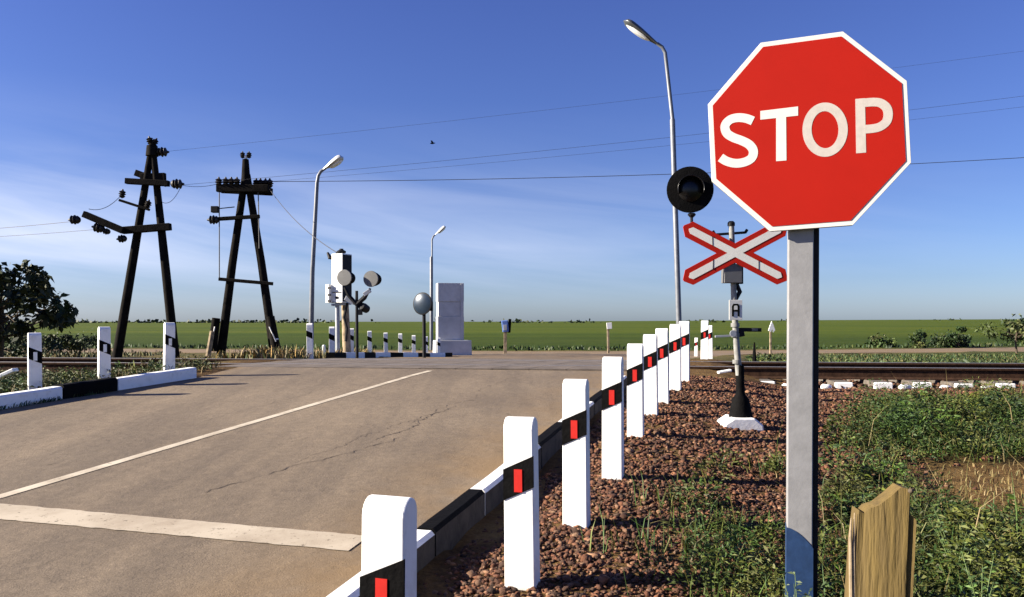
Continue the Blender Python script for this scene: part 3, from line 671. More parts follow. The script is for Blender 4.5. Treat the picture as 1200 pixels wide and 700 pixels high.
posts = [  # px of front centre, top y, depth, label
    (446, 585, 2.29, 'nearest white bollard, its foot cut off by the bottom of the picture'),
    (609, 490, 3.50, 'second white bollard from the camera, foot below the picture edge'),
    (673.5, 445, 4.40, 'third white bollard of the right row, left of the signpost on gravel'),
    (717, 418.5, 5.43, 'fourth white bollard of the right row, with a broken black band edge'),
    (744, 403, 6.90, 'fifth white bollard of the right row'),
    (762, 392, 7.94, 'sixth white bollard of the right row'),
    (776, 385, 8.77, 'seventh white bollard of the right row'),
    (791, 380, 9.87, 'eighth white bollard of the right row, below the tall lamp post'),
    (801.5, 376.5, 10.7, 'last white bollard of the right row, half hidden just before the track')]
posts[3] = (717, 418.5, 5.43, 'fourth white bollard of the right row, left of the gravel shadows')
src = None
for k, (px, py, Y, lb) in enumerate(posts):
    p = P(px, py, Y); loc = Vector((p.x + .014, Y + .046, p.z - .80)); rot = (rnd.uniform(-.008, .008), rnd.uniform(-.012, .012), RY + rnd.uniform(-.03, .03))
    if src is None: src = make_bollard(lb, 'bollards along the right side of the road', False, 'red', loc, rot)
    else: dup(src, loc, rot, lb)
src = None
for px, py, Y, lb in ((41, 390, 9.3, 'white bollard behind the left kerb, nearest the dark tree'), (122, 383, 10.2, 'white bollard behind the black block of the left kerb'), (198, 378, 11.2, 'white bollard at the end of the left kerb beside the leaning pole')):
    p = P(px, py, Y); loc = Vector((p.x, Y, p.z - .80)); rot = (0, rnd.uniform(-.01, .01), -R(60 - 34) * 1.0)
    rot = (0, rnd.uniform(-.01, .01), R(38))
    if src is None: src = make_bollard(lb, 'bollards behind the left kerb', True, 'white', loc, rot)
    else: dup(src, loc, rot, lb)
far = [(363.5, 379, 18.5, 'white bollard in front of the foot of the curved lamp post'), (389, 383, 20.0, 'white bollard just left of the metal cabinet pole'), (412, 385, 23.0, 'white bollard between cabinet stump and signal pole'),
       (433.5, 388, 26.0, 'white bollard just right of the twin signal pole'), (452.5, 390, 27.6, 'second white bollard right of the twin signal'), (469, 391, 29.0, 'third white bollard right of the twin signal'),
       (485, 393, 30.6, 'white bollard just left of the round mirror post'), (499.5, 394.5, 32.0, 'white bollard just right of the round mirror post'), (514, 396, 33.4, 'last white bollard of the far row, before the grey stela')]
src = None
for px, py, Y, lb in far:
    p = P(px, py, Y); loc = Vector((p.x, Y, p.z - .80)); rot = (0, rnd.uniform(-.03, .03), R(8)+rnd.uniform(-.1,.1))
    if src is None: src = make_bollard(lb, 'bollards beyond the crossing on the left', True, 'black', loc, rot)
    else: dup(src, loc, rot, lb)
src = None
for px, py, Y, lb in ((825.5, 376, 15.3, 'white bollard beyond the track, right of the row'), (832, 381.5, 20.0, 'white bollard partly behind another beyond the track'), (815.5, 396, 34, 'tiny distant white bollard low between the rows')):
    p = P(px, py, Y); loc = Vector((p.x, Y, p.z - .80)); rot = (0, rnd.uniform(-.02, .02), RY)
    if src is None: src = make_bollard(lb, 'bollards beyond the crossing on the right', False, 'red', loc, rot)
    else: dup(src, loc, rot, lb)
p = P(379.5, 404.5, 20.5); mb = MB(); mb.cyl((p.x, p.y, p.z - .55), (p.x, p.y, p.z - .02), .045, .042, 12); mb.lathe((p.x, p.y, p.z - .02), (0, 0, 1), [(.042, 0), (.03, .02), (.0, .028)], 12)
tag(obj('marker_post', mb, M['cabinet'], smooth=True), 'short cream marker peg in grass by the far kerb', 'marker')
# whitewashed flat stone near the mast
p = P(849, 435.5, 11.4); mb = MB(); mb.box((0, 0, 0), (.19, .10, .035), Matrix.Rotation(R(-10), 3, 'Y')); o = obj('white_slab', mb, M['white'], bevel=.01); o.location = p; tag(o, 'small white slab lying left of the signal mast', 'slab')
p = P(8, 438, 10.6); mb = MB(); mb.box((0, 0, 0), (.26, .12, .05), Matrix.Rotation(R(-24), 3, 'Y')); o = obj('white_slab', mb, M['white'], bevel=.01); o.location = p; tag(o, 'tilted white slab in the weeds at the left edge', 'slab')

# ------------------------------------------------------------------ STOP sign
YAW = R(16)
sc0 = P(944.8, 155.5, 2.96)
AX = Vector((math.cos(YAW), -math.sin(YAW), 0)); ANn = Vector((-math.sin(YAW), -math.cos(YAW), 0)); AZ = Vector((0, 0, 1))
ROLL = R(2.7)
ax2 = AX * math.cos(ROLL) + AZ * math.sin(ROLL); az2 = AZ * math.cos(ROLL) - AX * math.sin(ROLL)
def onplane(px, py, org=sc0, nrm=ANn):
    d = P(px, py, 1.0) - cam.location; t = (org - cam.location).dot(nrm) / d.dot(nrm); return cam.location + d * t
def loc2(px, py):
    q_ = onplane(px, py) - sc0; return (q_.dot(ax2), q_.dot(az2))
gz = float(height(1.05, 3.0))
foot = onplane(941, 640); foot = Vector((foot.x, foot.y, gz))
st = thing('stop_sign', 'large red octagonal STOP sign on a square grey metal post', 'road sign', foot)
def octo(r_): return [(r_ * .978 / math.cos(R(22.5)) * math.cos(R(22.5 + 45 * k)), r_ / math.cos(R(22.5)) * math.sin(R(22.5 + 45 * k))) for k in range(8)]
obj('rim', MB().prism(octo(.350), sc0, ax2, az2, ANn, -.030, -.004), M['galv'], st, bevel=.003)
brd = obj('border', MB().prism(octo(.3505), sc0, ax2, az2, ANn, -.0035, .0), M['signwhite'], st, bevel=.001)
fc = obj('sign_face', MB().prism(octo(.333), sc0, ax2, az2, ANn, .0003, .002), M['signred'], st)
# letters: single-width strokes laid on the face
def stroke(pts, wd, mb, t0=.0018, t1=.0028, smooth=True, closed=False):
    p = [Vector(q_) for q_ in pts]
    if smooth:
        out = []; n_ = len(p)
        rngk = range(n_ if closed else n_ - 1)
        for k in rngk:
            if closed: a, b_, c, d = p[(k - 1) % n_], p[k], p[(k + 1) % n_], p[(k + 2) % n_]
            else: a, b_, c, d = p[max(k - 1, 0)], p[k], p[k + 1], p[min(k + 2, n_ - 1)]
            for s_ in range(6):
                t = s_ / 6; out.append(.5 * ((2 * b_) + (c - a) * t + (2 * a - 5 * b_ + 4 * c - d) * t * t + (3 * b_ - a - 3 * c + d) * t ** 3))
        if not closed: out.append(p[-1])
        p = out
    n_ = len(p); vs_ = []
    for k in range(n_):
        if closed: d = p[(k + 1) % n_] - p[(k - 1) % n_]
        else: d = p[min(k + 1, n_ - 1)] - p[max(k - 1, 0)]
        nr_ = Vector((-d.y, d.x)).normalized() * wd / 2
        for t in (t0, t1):
            for s_ in (-1, 1): q_ = p[k] + nr_ * s_; vs_.append(sc0 + ax2 * q_.x + az2 * q_.y + ANn * t)
    fs_ = []
    for k in range(n_ if closed else n_ - 1):
        a = 4 * k; b_ = 4 * ((k + 1) % n_); fs_ += [(a, a + 1, b_ + 1, b_), (a + 2, b_ + 2, b_ + 3, a + 3), (a, b_, b_ + 2, a + 2), (a + 1, a + 3, b_ + 3, b_ + 1)]
    if not closed: e_ = 4 * (n_ - 1); fs_ += [(0, 2, 3, 1), (e_, e_ + 1, e_ + 3, e_ + 2)]
    return mb.add(vs_, fs_)
def C6(lst): return [loc2(720 + a / 2.0585, 10 + b_ / 2.0585) for a, b_ in lst]
LW = .0325
letter_s = stroke(C6([(334, 272), (318, 266), (298, 264), (279, 269), (267, 283), (271, 301), (287, 312), (306, 319), (325, 329), (335, 344), (331, 361), (314, 371), (292, 374), (271, 369), (256, 360)]), LW, MB())
mbt = MB(); mbt.prism(C6([(352, 269), (352, 248), (443, 237), (443, 259)]), sc0, ax2, az2, ANn, .0018, .0028); mbt.prism(C6([(390, 369), (390, 262.8), (414, 260.4), (415, 367)]), sc0, ax2, az2, ANn, .0017, .0027)
letter_o = stroke(C6([(508 + 43.5 * math.cos(2 * math.pi * k / 14), 293 + 55 * math.sin(2 * math.pi * k / 14)) for k in range(14)]), LW * .96, MB(), closed=True)
mbp = MB(); mbp.prism(C6([(583, 350), (581, 219), (604, 217), (607, 348)]), sc0, ax2, az2, ANn, .0017, .0027)
stroke(C6([(603, 228), (625, 226.5), (642, 229), (656, 240), (660, 256), (656, 273), (642, 285), (625, 290), (603, 292)]), LW * .94, mbp)
for nm, mb, mm in (('letter_s', letter_s, 'signwhite'), ('letter_t', mbt, 'signwhite'), ('letter_o', letter_o, 'signgrey'), ('letter_p', mbp, 'signgrey')):
    o = obj(nm, mb, M[mm], fc)
# post: square tube with a dark angle iron strapped behind
pw = .090; tp = sc0 + Vector((0, 0, -.05)) - ANn * .075; tp = Vector((onplane(941, 300).x, 0, 0)); 
top_c = onplane(940.0, 180) - ANn * .078; bot_c = onplane(938, 640) - ANn * .078; dd_ = (bot_c - top_c).normalized(); bot = top_c + dd_ * ((top_c.z - (gz - .3)) / -dd_.z)
mb = MB(); mb.beam(top_c, bot, pw, pw * .9, AX); obj('post', mb, M['galv'], st, bevel=.004)
mb = MB(); o2 = AX * .055 - ANn * .012; mb.beam(top_c + o2 + Vector((0, 0, -.01)), bot + o2, .018, .085, AX); obj('angle_iron', mb, M['darkmetal'], st, bevel=.002)
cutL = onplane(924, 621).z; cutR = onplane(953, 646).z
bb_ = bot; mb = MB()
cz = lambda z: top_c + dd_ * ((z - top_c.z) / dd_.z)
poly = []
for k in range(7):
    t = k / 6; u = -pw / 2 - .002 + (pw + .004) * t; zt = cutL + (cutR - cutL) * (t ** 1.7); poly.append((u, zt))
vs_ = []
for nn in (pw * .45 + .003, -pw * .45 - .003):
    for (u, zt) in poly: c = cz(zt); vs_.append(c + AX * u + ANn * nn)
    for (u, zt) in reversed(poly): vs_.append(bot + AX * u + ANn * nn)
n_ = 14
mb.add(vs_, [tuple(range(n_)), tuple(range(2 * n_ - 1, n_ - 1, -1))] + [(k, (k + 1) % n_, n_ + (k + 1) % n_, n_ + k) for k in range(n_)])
tag(obj('foot_shadow', mb, M['navy'], st), 'navy shadow painted on the foot of the post')  # cast shadow on the post foot, put in as a navy sleeve
mb = MB()
for zz in (-.17, .17):
    c = sc0 + az2 * zz - ANn * .033; mb.beam(c - AX * .09, c + AX * .09, .006, .03, ANn)
obj('clamp', mb, M['darkmetal'], st)

# ------------------------------------------------------------------ crossing signal mast
Ym = 7.6
def Q(px, py, dy=0): v = P(px, py, Ym); return v + Vector((0, dy, 0))
base = Q(867, 500)
mt = thing('signal_mast', 'crossing signal mast with red and white cross, round black lamp and letter plate', 'signal', base)
mb = MB()
c = Q(868, 495); 
pl = [(-.185, -.07), (.175, -.07), (.17, -.01), (.09, .055), (-.10, .055), (-.185, .0)]
mb.prism(pl, c, Vector((1, 0, 0)), Vector((0, 0, 1)), Vector((0, 1, 0)), -.15, .17); obj('plinth', mb, M['white'], mt, bevel=.015)
mb = MB(); a = Q(868, 490.5); mb.lathe(a, Vector((-.012, 0, 1)), [(.115, -.01), (.108, .03), (.090, .12), (.078, .185), (.046, .225), (.040, .26), (.036, .50)], 20); obj('pedestal', mb, M['black'], mt, smooth=True)
mb = MB(); mb.tube([Q(866, 440), Q(862.5, 395), Q(860, 350), Q(857, 262)], [.031, .029, .027, .026], 16); obj('mast_tube', mb, M['mastgrey'], mt, smooth=True)
mb = MB(); mb.lathe(Q(856.9, 262.5), (0, 0, 1), [(.034, -.02), (.034, .01), (.02, .025)], 14); obj('mast_cap', mb, M['darkmetal'], mt, smooth=True)
mb = MB()
for yy in (381, 393, 424): q_ = Q(863.5 if yy > 400 else 861.5, yy); mb.lathe(q_, (0, 0, 1), [(.040, -.018), (.040, .018)], 16)
obj('clamp_ring', mb, M['mastgrey'], mt)
# number plate with the letter
mb = MB(); c = Q(860.5, 363.5, -.045); mb.box(c, (.122, .008, .186)); lp = obj('letter_plate', mb, M['signwhite'], mt, bevel=.002)
def lstroke(pts, wd, mb):
    for a, b_ in zip(pts[:-1], pts[1:]): mb.beam(Vector(a), Vector(b_), .003, wd, Vector((0, 1, 0)))
mb = MB(); cc_ = c + Vector((0, -.0058, 0)); X = lambda u, v: cc_ + Vector((u, 0, v))
poly = [(-.036, -.060), (-.036, .035), (-.022, .058), (.022, .058), (.036, .035), (.036, -.060), (.018, -.060), (.018, -.016), (-.018, -.016), (-.018, -.060)]
mb.prism(poly, cc_, Vector((1, 0, 0)), Vector((0, 0, 1)), Vector((0, -1, 0)), -.001, .0015); obj('letter_a', mb, M['black'], lp)
mb = MB(); mb.prism([(-.016, .002), (-.016, .032), (-.010, .041), (.010, .041), (.016, .032), (.016, .002)], cc_, Vector((1, 0, 0)), Vector((0, 0, 1)), Vector((0, -1, 0)), .0016, .0024); obj('letter_counter', mb, M['signwhite'], lp)
# brackets
mb = MB(); mb.beam(Q(866, 386.5), Q(892, 386.8), .03, .036); mb.beam(Q(864, 392.5), Q(872, 391), .03, .05); br = obj('right_bracket', mb, M['darkmetal'], mt, bevel=.003); br.name = 'bracket'
mb = MB(); mb.box(Q(884, 386.6, -.017), (.055, .006, .026)); obj('bracket_plate', mb, M['grey'], br)
mb = MB(); mb.beam(Q(838, 394.6), Q(860, 393.5), .02, .020); mb.lathe(Q(858, 391, -.03), (0, -1, 0), [(.032, 0), (.032, .01)], 14); obj('bracket', mb, M['lightmetal'], mt, bevel=.002)
# junction box behind the cross
mb = MB(); mb.box(Q(857, 321, -.01), (.165, .12, .175)); jb = obj('junction_box', mb, M['grey'], mt, bevel=.004)
mb = MB(); mb.box(Q(868, 322, .05), (.06, .06, .17)); obj('box_back', mb, M['darkmetal'], jb)
mb = MB(); mb.tube([Q(864, 333, .03), Q(868, 342, .03), Q(862, 352, .02), Q(864, 360, .02)], .022, 10); obj('cable', mb, M['darkmetal'], mt, smooth=True)
# St Andrew cross
cx_ = Q(858.5, 297.5, -.085)
AXc = Vector((math.cos(R(5)), -math.sin(R(5)), 0)); ANc = Vector((-math.sin(R(5)), -math.cos(R(5)), 0))
def xpoly(w_, L, tip, ang=R(28.2)):
    dirs = [ang, math.pi - ang, math.pi + ang, 2 * math.pi - ang]; out = []
    for i_, a_ in enumerate(dirs):
        nx_ = dirs[(i_ + 1) % 4]; gap = (nx_ - a_) % (2 * math.pi); d = Vector((math.cos(a_), math.sin(a_))); n__ = Vector((-d.y, d.x))
        for (u, v) in ((L, -w_), (L + tip, -w_ * .12), (L + tip, w_ * .12), (L, w_)): out.append(tuple(d * u + n__ * v))
        bis = a_ + gap / 2; rr = w_ / math.sin(gap / 2); out.append((math.cos(bis) * rr, math.sin(bis) * rr))
    return out
cr_ = obj('cross_board', MB().prism(xpoly(.080, .475, .060), cx_, AXc, AZ, ANc, -.012, 0), M['signred'], mt, bevel=.002)
obj('white_inlay', MB().prism(xpoly(.033, .450, .028), cx_, AXc, AZ, ANc, .0005, .003), M['signwhite'], cr_)
mb = MB()
for (u, v, an_) in ((-.205, .11, 92), (-.20, -.105, 88), (.215, -.115, 90)):
    c = cx_ + AXc * u + AZ * v + ANc * .0035; mb.box(c, (.006, .003, .095), Matrix.Rotation(R(90 - an_), 3, 'Y'))
obj('board_joint', mb, M['darkmetal'], cr_)
# lamp crossbar, two round hoods (the right one is hidden by the STOP sign)
mb = MB(); mb.beam(Q(811, 271, .02), Q(858, 298, .02), .03, .022); mb.beam(Q(906, 267, .02), Q(858, 298, .02), .03, .022); mb.beam(Q(838, 275, .01), Q(874, 272.5, .01), .03, .022); mb.tube([Q(835.5, 270.5, .01), Q(838, 274.5, .01)], .014, 8); mb.tube([Q(876, 269, .01), Q(873.5, 273, .01)], .014, 8); mb.cyl(Q(810.8, 272), Q(810.3, 250), .014, .014); mb.lathe(Q(810.6, 252.5), (0, 0, 1), [(.018, -.02), (.04, .005), (.03, .02)], 12)
mb.cyl(Q(906, 268), Q(906, 246), .014, .014); obj('lamp_crossbar', mb, M['darkmetal'], mt, bevel=.002)
for px in (808, 906):
    c = Q(px, 223 if px < 850 else 219, -.02)
    mb = MB(); mb.lathe(c, (-.10, -1, 0), [(.0, -.10), (.10, -.09), (.13, -.02), (.216, .0), (.216, .016), (.205, .018)], 40); lh = obj('signal_lamp', mb, M['black'], mt, smooth=True)
    d = Vector((-.10, -1, 0)).normalized()
    mb = MB(); mb.lathe(c + d * .0185, d, [(.0, 0), (.115, .0), (.115, .01), (.085, .035), (.03, .048)], 32); obj('lens', mb, M['lens'], lh, smooth=True)
    # visor: half tube over the lens
    vs_ = []; n_ = 18; ax_ = Vector((d.y, -d.x, 0)) * -1
    for t, r_ in ((0, .118), (.09, .122)):
        for k in range(n_ + 1):
            th = R(-20 + 220 * k / n_); vs_.append(c + d * (.018 + t * (1 if 1 else 0)) + ax_ * math.cos(th) * r_ + AZ * math.sin(th) * r_)
    fs_ = [(k, k + 1, n_ + 2 + k, n_ + 1 + k) for k in range(n_)]
    mb = MB().add(vs_, fs_); o = obj('visor', mb, M['lens'], lh, smooth=True); s_ = o.modifiers.new('thickness', 'SOLIDIFY'); s_.thickness = .004

# ------------------------------------------------------------------ lamp posts
def lamp(label, Y, pole, rad, head0, head1, hw, shell, group='street lamps at the crossing'):
    pts = [P(a, b_, Y) for a, b_ in pole]; z0 = float(height(pts[0].x, Y)) - .1; d = (pts[1] - pts[0]).normalized(); ft = pts[0] + d * ((z0 - pts[0].z) / d.z)
    t = thing('street_lamp', label, 'street lamp', ft, 0, group)
    # smooth the bend
    mb = MB(); mb.tube([ft] + pts, [rad[0]] + list(rad), 12); pl_ = obj('pole', mb, M['polegrey'], t, smooth=True)
    a = P(*head0, Y); b_ = P(*head1, Y); d = (b_ - a); L = d.length; d.normalize(); up = Vector((0, 0, 1)); up = (up - d * up.dot(d)).normalized(); sd_ = d.cross(up)
    n_ = 12; m_ = 14; vs_ = []
    for i_ in range(n_ + 1):
        s_ = i_ / n_; wdt = hw * (.30 + 1.0 * math.sin(min(1, s_ * 1.15) * math.pi / 2) ** 1.2) * (1 if s_ < .8 else math.sqrt(max(0, 1 - ((s_ - .8) / .2) ** 2)) * .95 + .05) * .8
        ht = wdt * .55
        for k in range(m_):
            th = 2 * math.pi * k / m_; v = math.sin(th); vs_.append(a + d * (L * s_) + sd_ * math.cos(th) * wdt + up * (v * ht * (1.0 if v > 0 else .5)))
    fs_ = [(i_ * m_ + k, i_ * m_ + (k + 1) % m_, (i_ + 1) * m_ + (k + 1) % m_, (i_ + 1) * m_ + k) for i_ in range(n_) for k in range(m_)] + [tuple(range(m_)), tuple(range(n_ * m_, (n_ + 1) * m_))]
    lh = obj('lamp_head', MB().add(vs_, fs_), shell, t, smooth=True)
    vs2 = []; n2 = 16
    for k in range(n2): th = 2 * math.pi * k / n2; vs2.append(a + d * (L * (.58 + .33 * math.cos(th))) + sd_ * math.sin(th) * hw * .62 - up * hw * .22)
    vs3 = [v - up * hw * .16 for v in vs2]; ctr = a + d * (L * .58)
    vs3 = [ctr - up * hw * .40 + (v - ctr - up * (v - ctr).dot(up)) * .75 for v in vs2]
    obj('lamp_glass', MB().add(vs2 + vs3, [(k, (k + 1) % n2, n2 + (k + 1) % n2, n2 + k) for k in range(n2)] + [tuple(range(n2)), tuple(range(n2, 2 * n2))]), M['glass'], lh, smooth=True)
    return t
lamp('tallest street lamp, its pale pole rising behind the round black signal', 19.4, [(797, 421), (788, 141), (788, 139), (781, 75), (779.5, 62), (776, 55.5), (770, 51)], [.068, .064, .048, .046, .045, .043, .040], (773, 54), (730.5, 24.5), .19, M['lampshell'])
lamp('street lamp with curved top rising left of the white cabinet', 30, [(364, 420), (366, 320), (371.5, 215), (373, 206), (376, 201), (381, 197.5)], [.105, .085, .07, .062, .06, .055], (379, 199), (402.5, 184.5), .30, M['lampwhite'])
lamp('smallest street lamp, far behind the round mirror post', 45, [(505.5, 409), (505.5, 302), (506.2, 300), (506.2, 281), (508, 277), (511, 274.5)], [.10, .09, .045, .045, .045, .04], (510, 275.5), (522.5, 265.5), .22, M['lampwhite'])

# ------------------------------------------------------------------ wooden A-frame poles
def insul(mb, c, axis_, s_=1.0):
    mb.lathe(c, axis_, [(.03 * s_, -.22 * s_), (.10 * s_, -.18 * s_), (.16 * s_, -.10 * s_), (.10 * s_, -.06 * s_), (.19 * s_, .0), (.12 * s_, .05 * s_), (.17 * s_, .12 * s_), (.06 * s_, .18 * s_), (.03 * s_, .26 * s_)], 12)
YA = 31.7
A = lambda px, py, dy=0: P(px, py, YA) + Vector((0, dy, 0))
t = thing('power_pole', 'dark wooden A-frame power pole with a sagging lower crossarm, nearest the tree', 'power pole', A(170, 416), 0, 'wooden A-frame power poles')
for a, b_ in (((135.5, 424), (178.5, 168)), ((206, 424), (178.5, 168))):
    mb = MB(); p0, p1 = A(*a), A(*b_); p0.z = min(p0.z, float(height(p0.x, YA)) - .2); mb.tube([p0, p0.lerp(p1, .5), p1], [.185, .16, .115], 12); obj('leg', mb, M['wood'], t, smooth=True)
def arm(name, p0, p1, w_=.2, h_=.2, par=t, dy=0, fr=A, ins=(), m_='wood'):
    mb = MB(); mb.beam(fr(*p0, dy), fr(*p1, dy), w_, h_); o = obj(name, mb, M[m_], par, bevel=.02)
    for (x, y, ax_, s_) in ins:
        mb = MB(); insul(mb, fr(x, y, dy), ax_, s_); obj('insulator', mb, M['porc'], o, smooth=True)
    return o
arm('crossarm', (202.5, 266.5), (146, 271), .26, .27, dy=-.2, ins=[(146, 280.5, (-1, 0, -.1), .85)])
arm('crossarm', (150, 272), (104, 252.5), .26, .25, dy=-.35, ins=[(93.5, 259, (-1, 0, 0), 1.0), (121, 268.5, (-1, 0, .2), 1.05), (130, 272.5, (-1, 0, .2), .7)])
arm('crossarm', (142.5, 235.5), (178, 247), .12, .10, dy=-.2, ins=[(146.2, 228.5, (.1, 0, 1), .75), (176, 240.5, (.3, 0, 1), .75)])
arm('crossarm', (150.5, 213.5), (201, 216.5), .22, .22, dy=-.22, ins=[(210, 217, (1, 0, 0), 1.1)])
arm('crossarm', (156, 201.5), (192, 214.5), .22, .25, dy=.22)
arm('crossarm', (165, 209), (194, 208), .2, .34, dy=0)
mb = MB(); mb.tube([A(178.3, 183), A(178.3, 171)], [.24, .2], 10); tb = obj('pole_head', mb, M['wood'], t, smooth=True)
for (x, y, ax_, s_) in ((190, 178.3, (1, 0, 0), 1.05), (176, 165.5, (-.3, 0, 1), .75), (181.5, 167, (.5, 0, 1), .7)):
    mb = MB(); insul(mb, A(x, y), ax_, s_); obj('insulator', mb, M['porc'], tb, smooth=True)
YB = 33.5
B = lambda px, py, dy=0: P(px, py, YB) + Vector((0, dy, 0))
t = thing('power_pole', 'dark wooden A-frame power pole with a row of insulators, right of the other', 'power pole', B(289, 416), 0, 'wooden A-frame power poles')
for a, b_ in (((257.5, 412), (287.5, 205)), ((323, 410), (289.5, 205))):
    mb = MB(); aa = B(*a); aa.z = min(aa.z, float(height(aa.x, YB)) - .2); mb.tube([aa, B((a[0] + b_[0]) / 2, (a[1] + b_[1]) / 2), B(*b_)], [.19, .165, .14], 12); obj('leg', mb, M['wood'], t, smooth=True)
mb = MB(); mb.tube([B(288.3, 225), B(287.8, 187)], [.22, .13], 12); ph = obj('pole_head', mb, M['wood'], t, smooth=True)
for x in (284.3, 291.8):
    mb = MB(); insul(mb, B(x, 182), (0, 0, 1), .62); obj('insulator', mb, M['porc'], ph, smooth=True)
mb = MB(); mb.box(B(288, 184.5), (.12, .12, .16)); obj('white_insulator', mb, M['whiteporc'], ph, bevel=.03)
for dy, y0 in ((-.25, 221.5), (.25, 220.5)):
    o = arm('crossarm', (256.5, y0 + .5), (317, y0 + (.6 if dy < 0 else 3.5)), .20, .30, par=t, dy=dy, fr=B, ins=[(x, y0 - 6.5, (0, 0, 1), .85) for x in ((259, 267, 273.5, 280) if dy < 0 else (298, 303, 309, 314))])
arm('crossarm', (258, 257.5), (306, 254.5), .16, .15, par=t, dy=-.2, fr=B, ins=[(252.5, 258.5, (-1, 0, 0), 1.05)])
arm('brace_rod', (258, 245.5), (277, 243.5), .05, .04, par=t, dy=-.2, fr=B)
mb = MB(); mb.box(B(254.3, 246.5, -.2), (.30, .25, .26)); obj('switch_box', mb, M['darkmetal'], t, bevel=.02)
arm('crossarm', (258.5, 327.5), (321.5, 333), .15, .14, par=t, dy=-.2, fr=B)
for a, b_ in (((259.5, 222), (259.6, 328)), ((304.8, 225), (306, 292))):
    mb = MB(); mb.cyl(B(*a, -.25), B(*b_, -.25), .022, .022, 6); obj('down_cable', mb, M['wire'], t)
for x0, x1, y0, y1 in ((251.5, 256.5, 411, 373), (326, 319.5, 411, 371)):
    mb = MB(); mb.tube([B(x0, y1 + 38, -.3), B(x1, y1, -.3)], [.19, .16], 10); o = obj('footing_stub', mb, M['wood'], t, smooth=True)
    mb = MB(); mb.cyl(B(x0 + 1, 400, -.45), B(x1, 383, -.45), .03, .03, 6); mb.cyl(B(x0 - 1, 398, -.43), B(x0 + 3.5, 397, -.43), .035, .035, 6); obj('wire_binding', mb, M['whiteporc'], o)
mb = MB(); mb.tube([B(249, 418, -.5), B(254, 388, -.5)], [.11, .10], 8); tag(obj('old_stub', mb, M['weathered'], t, smooth=True), None)

# wires
def wire(p0, p1, sag, r_, label, group='overhead wires'):
    p0 = Vector(p0); p1 = Vector(p1); pts = []
    for k in range(25): s_ = k / 24; q_ = p0.lerp(p1, s_); q_.z -= sag * 4 * s_ * (1 - s_); pts.append(q_)
    mb = MB(); mb.tube(pts, r_, 5); return tag(obj('overhead_wire', mb, M['wire']), label, 'wire', group)
wire(B(315, 213), P(1420, 170, 34), .35, .013, 'long lowest wire running right from the row of insulators')
wire(A(213, 217), P(1420, 84, 34), .25, .006, 'wire running right from the upper arm of the left pole')
wire(B(303, 214), P(1420, 98, 35), .25, .005, 'wire climbing right just under the one from the left pole')
wire(A(192, 178), P(1420, 30, 36), .2, .0045, 'highest faint wire passing behind the STOP sign')
wire(A(92, 259), P(-160, 276, 40), .1, .011, 'upper wire leaving the left pole towards the left edge')
wire(A(119, 268.5), P(-160, 283, 38), .1, .009, 'lower wire leaving the left pole towards the left edge')
wire(A(144.5, 226), P(104, 245, 31.4), .25, .012, 'short slack jumper wire above the lower crossarm of the left pole')
wire(A(212, 217), B(257, 215), .1, .009, 'short wire joining the two wooden poles')
wire(B(316, 222), P(398, 298, 22), .25, .012, 'cable dropping from the right pole to the white cabinet')
wire(A(212, 219), A(190, 237), .25, .010, 'slack jumper wire hanging at the right side of the left pole')

# ------------------------------------------------------------------ white cabinet on posts
YC = 22
Cc = lambda px, py, dy=0: P(px, py, YC) + Vector((0, dy, 0))
t = thing('equipment_cabinet', 'white metal equipment cabinet raised on a steel and a wooden post', 'cabinet', Cc(400, 418))
Rz = Matrix.Rotation(R(-28), 3, 'Z')
mb = MB(); mb.box(Cc(400.5, 326.5), (.37, .40, 1.32), Rz); cb = obj('cabinet_body', mb, M['cabinet'], t, bevel=.01)
fx = Rz @ Vector((1, 0, 0)); fy = Rz @ Vector((0, 1, 0))
mb = MB(); mb.box(Cc(400.5, 326.5) + fx * .19, (.012, .36, 1.26), Rz); obj('side_shade', mb, M['darkmetal'], cb)  # dark sheet standing in for the shade on the cabinet's right side
mb = MB(); mb.box(Cc(400.5, 343) - fy * .205, (.30, .015, .025), Rz); mb.box(Cc(400.5, 349) - fy * .205, (.10, .02, .06), Rz); obj('door_seam', mb, M['darkmetal'], cb)
mb = MB(); mb.box(Cc(387.5, 344.5, -.05), (.12, .25, .50), Rz); sb_ = obj('meter_box', mb, M['cabinet'], t, bevel=.01)
mb = MB()
for yy in (338, 346, 353): mb.box(Cc(387.6, yy, -.19), (.09, .03, .05), Rz)
obj('fastener', mb, M['darkmetal'], sb_)
mb = MB(); mb.lathe(Cc(400, 296), (0, 0, 1), [(.12, -.02), (.13, .03), (.06, .07), (.05, .1)], 12); mb.box(Cc(396, 297.5), (.1, .1, .06)); obj('cable_gland', mb, M['darkmetal'], cb, smooth=True)
mb = MB(); mb.tube([Cc(390.5, 303), Cc(386.5, 302), Cc(383.8, 296)], [.04, .06, .03], 8); obj('insulator', mb, M['porc'], cb, smooth=True)
mb = MB(); mb.tube([Cc(396, 421), Cc(395.3, 355)], [.065, .06], 12); mb.beam(Cc(389, 357.5), Cc(411, 356), .2, .06); obj('steel_post', mb, M['lightmetal'], t, smooth=True)
mb = MB(); mb.tube([Cc(405, 421, .2), Cc(402.5, 354, .2)], [.12, .10], 12); obj('wooden_post', mb, M['weathered'], t, smooth=True)
mb = MB(); mb.tube([Cc(408, 355, -.1), Cc(404, 372, -.1), Cc(407.5, 385, -.1), Cc(406, 400, -.1)], .035, 8); obj('conduit', mb, M['darkmetal'], t, smooth=True)

